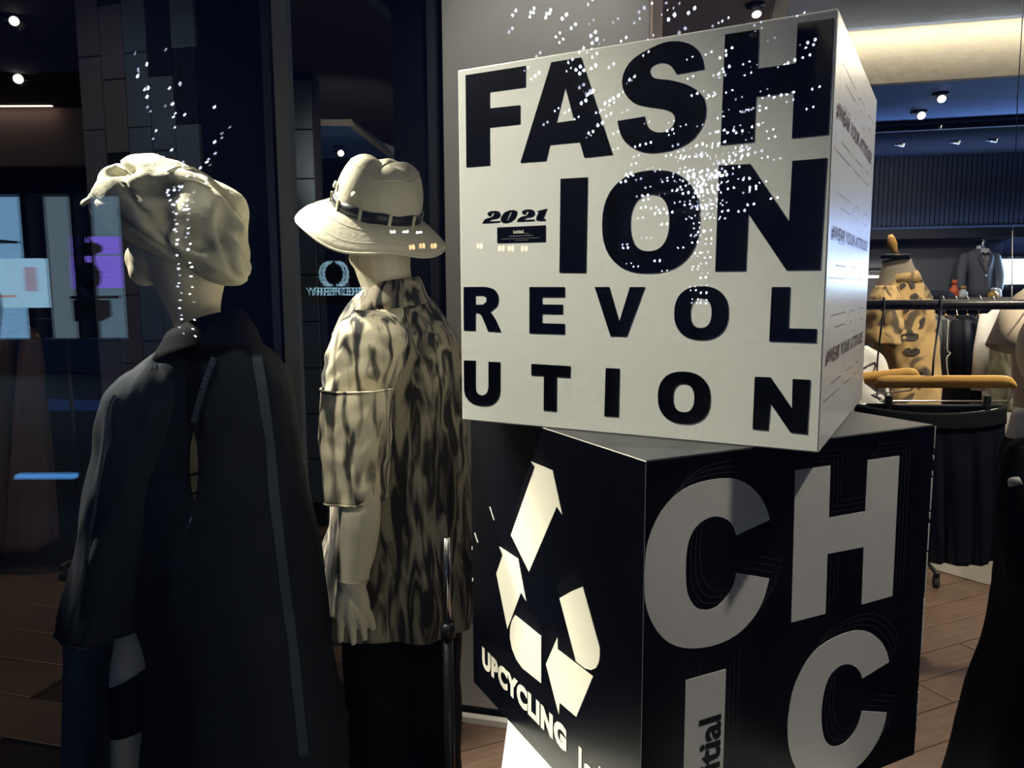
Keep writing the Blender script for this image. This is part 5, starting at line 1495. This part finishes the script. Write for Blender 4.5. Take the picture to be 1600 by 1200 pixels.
# trees wrapped in fairy lights
def led_mesh(mb, p, r):
    vs = [p + Vector(d) * r for d in ((1, 0, 0), (-1, 0, 0), (0, 1, 0), (0, -1, 0), (0, 0, 1.3), (0, 0, -1))]
    mb.add(vs, [(0, 2, 4), (2, 1, 4), (1, 3, 4), (3, 0, 4), (2, 0, 5), (1, 2, 5), (3, 1, 5), (0, 3, 5)])
def fairy_tree(label, trunk, branches, Yv, rtrunk, n_trunk, dens, lr, spread):
    base = rf(*trunk[0], Yv)
    base.z = 0
    t = thing('fairy_light_tree', base, label, 'tree', 'trees wrapped in fairy lights')
    tp = [base] + [rf(x, y, Yv) for x, y in trunk]
    MB().capsule(tp, [rtrunk * 1.2] + [rtrunk] * (len(tp) - 2) + [rtrunk * .7], 10).build('trunk', M['bark'], t, True)
    lm, ld = MB(), MB()
    for i in range(n_trunk):
        u = i / n_trunk * (len(trunk) - 1.001)
        k = int(u)
        p = rf(*trunk[k], Yv).lerp(rf(*trunk[k + 1], Yv), u - k)
        for s in (-1, 1):
            if R.random() < .85:
                led_mesh(lm if R.random() < .7 else ld, p + Vector((s * rtrunk * R.uniform(.5, 1.1), rtrunk * 1.0 + .02, R.uniform(-.02, .02))), lr * R.uniform(.6, 1))
    for br in branches:
        dY = R.uniform(-.8, .5)
        P = [rf(x, y, Yv + dY * j / (len(br) - 1)) for j, (x, y) in enumerate(br)]
        MB().tube(spline(P), .018, 6).build('branch', M['bark'], t, True)
        L = spline(P, 10)
        for q in L:
            for _ in range(dens):
                if R.random() < .45:
                    led_mesh(lm if R.random() < .6 else ld, q + Vector((R.gauss(0, spread), .03 + abs(R.gauss(0, spread)), R.gauss(0, spread))), lr * R.uniform(.55, 1.1))
    for nm, b, mm in (('fairy_lights', lm, 'fairy'), ('dim_fairy_lights', ld, 'fairy_dim')):
        o = b.build(nm, M[mm], t)
        o['kind'] = 'stuff'
    return t
fairy_tree('tall tree with dense fairy lights mirrored over the white box', [(1092, 475), (1096, 400), (1102, 320), (1108, 270)],
           [[(1108, 270), (1140, 230), (1200, 170), (1252, 75)], [(1105, 290), (1130, 250), (1190, 205), (1262, 120)], [(1102, 280), (1090, 215), (1110, 140), (1150, 60), (1190, 40)],
            [(1098, 300), (1050, 250), (1000, 215), (930, 210)], [(1098, 310), (1060, 300), (1000, 300), (980, 280)], [(1095, 340), (1060, 330), (1020, 395), (960, 395)],
            [(1100, 270), (1140, 262), (1190, 255)], [(1100, 300), (1130, 280), (1170, 300)], [(1100, 280), (1080, 300), (1130, 320)]],
           7.0, .055, 22, 2, .0118, .12)
fairy_tree('thin limb of fairy lights mirrored above the grey pier', [(960, 210), (930, 160), (900, 110)],
           [[(930, 160), (900, 120), (870, 60), (850, -10)], [(930, 170), (880, 150), (840, 60), (812, 10)], [(940, 180), (990, 70), (1030, 10)], [(920, 140), (935, 60), (940, 5)], [(950, 200), (1030, 60), (1050, 10)]],
           5.2, .02, 3, 1, .0105, .10)
fairy_tree('smaller tree of fairy lights mirrored across the dark coat', [(300, 522), (296, 450), (292, 380), (290, 330), (276, 290)],
           [[(290, 330), (275, 290), (250, 210), (228, 130), (222, 98)], [(292, 340), (300, 300), (280, 200), (275, 160), (283, 100)], [(276, 290), (262, 240), (245, 195)], [(300, 330), (330, 270), (345, 215), (352, 185)]],
           8.0, .075, 28, 1, .0112, .05)
# strings of warm bulbs
sb = thing('bulb_string', rf(735, 372, 12), 'string of warm bulbs mirrored below the dash sticker', 'string lights')
MB().tube([rf(640, 378, 12), rf(735, 380, 12), rf(835, 378, 12)], .006, 6).build('cable', M['charcoal'], sb)
for x in (646, 662, 680, 752, 786, 801, 822):
    MB().ellipsoid(rf(x, 388 - (x % 3) * 2, 12), .022, .022, .045, n=8, m=6).build('bulb', glow('bulb_glow', (1, .55, .25), 22), sb)
for x in (616, 636, 657):
    MB().ellipsoid(rf(x, 362 + (x % 4), 12), .022, .022, .022, n=8, m=6).build('white_bulb', M['fairy'], sb)
tag(MB().box(rf(72, 745, 5.4), .42, .05, .025).build('strip_light', glow('kerb_glow', (.12, .42, 1), 4.5)), 'low blue strip light mirrored near the dark floor', 'light strip')
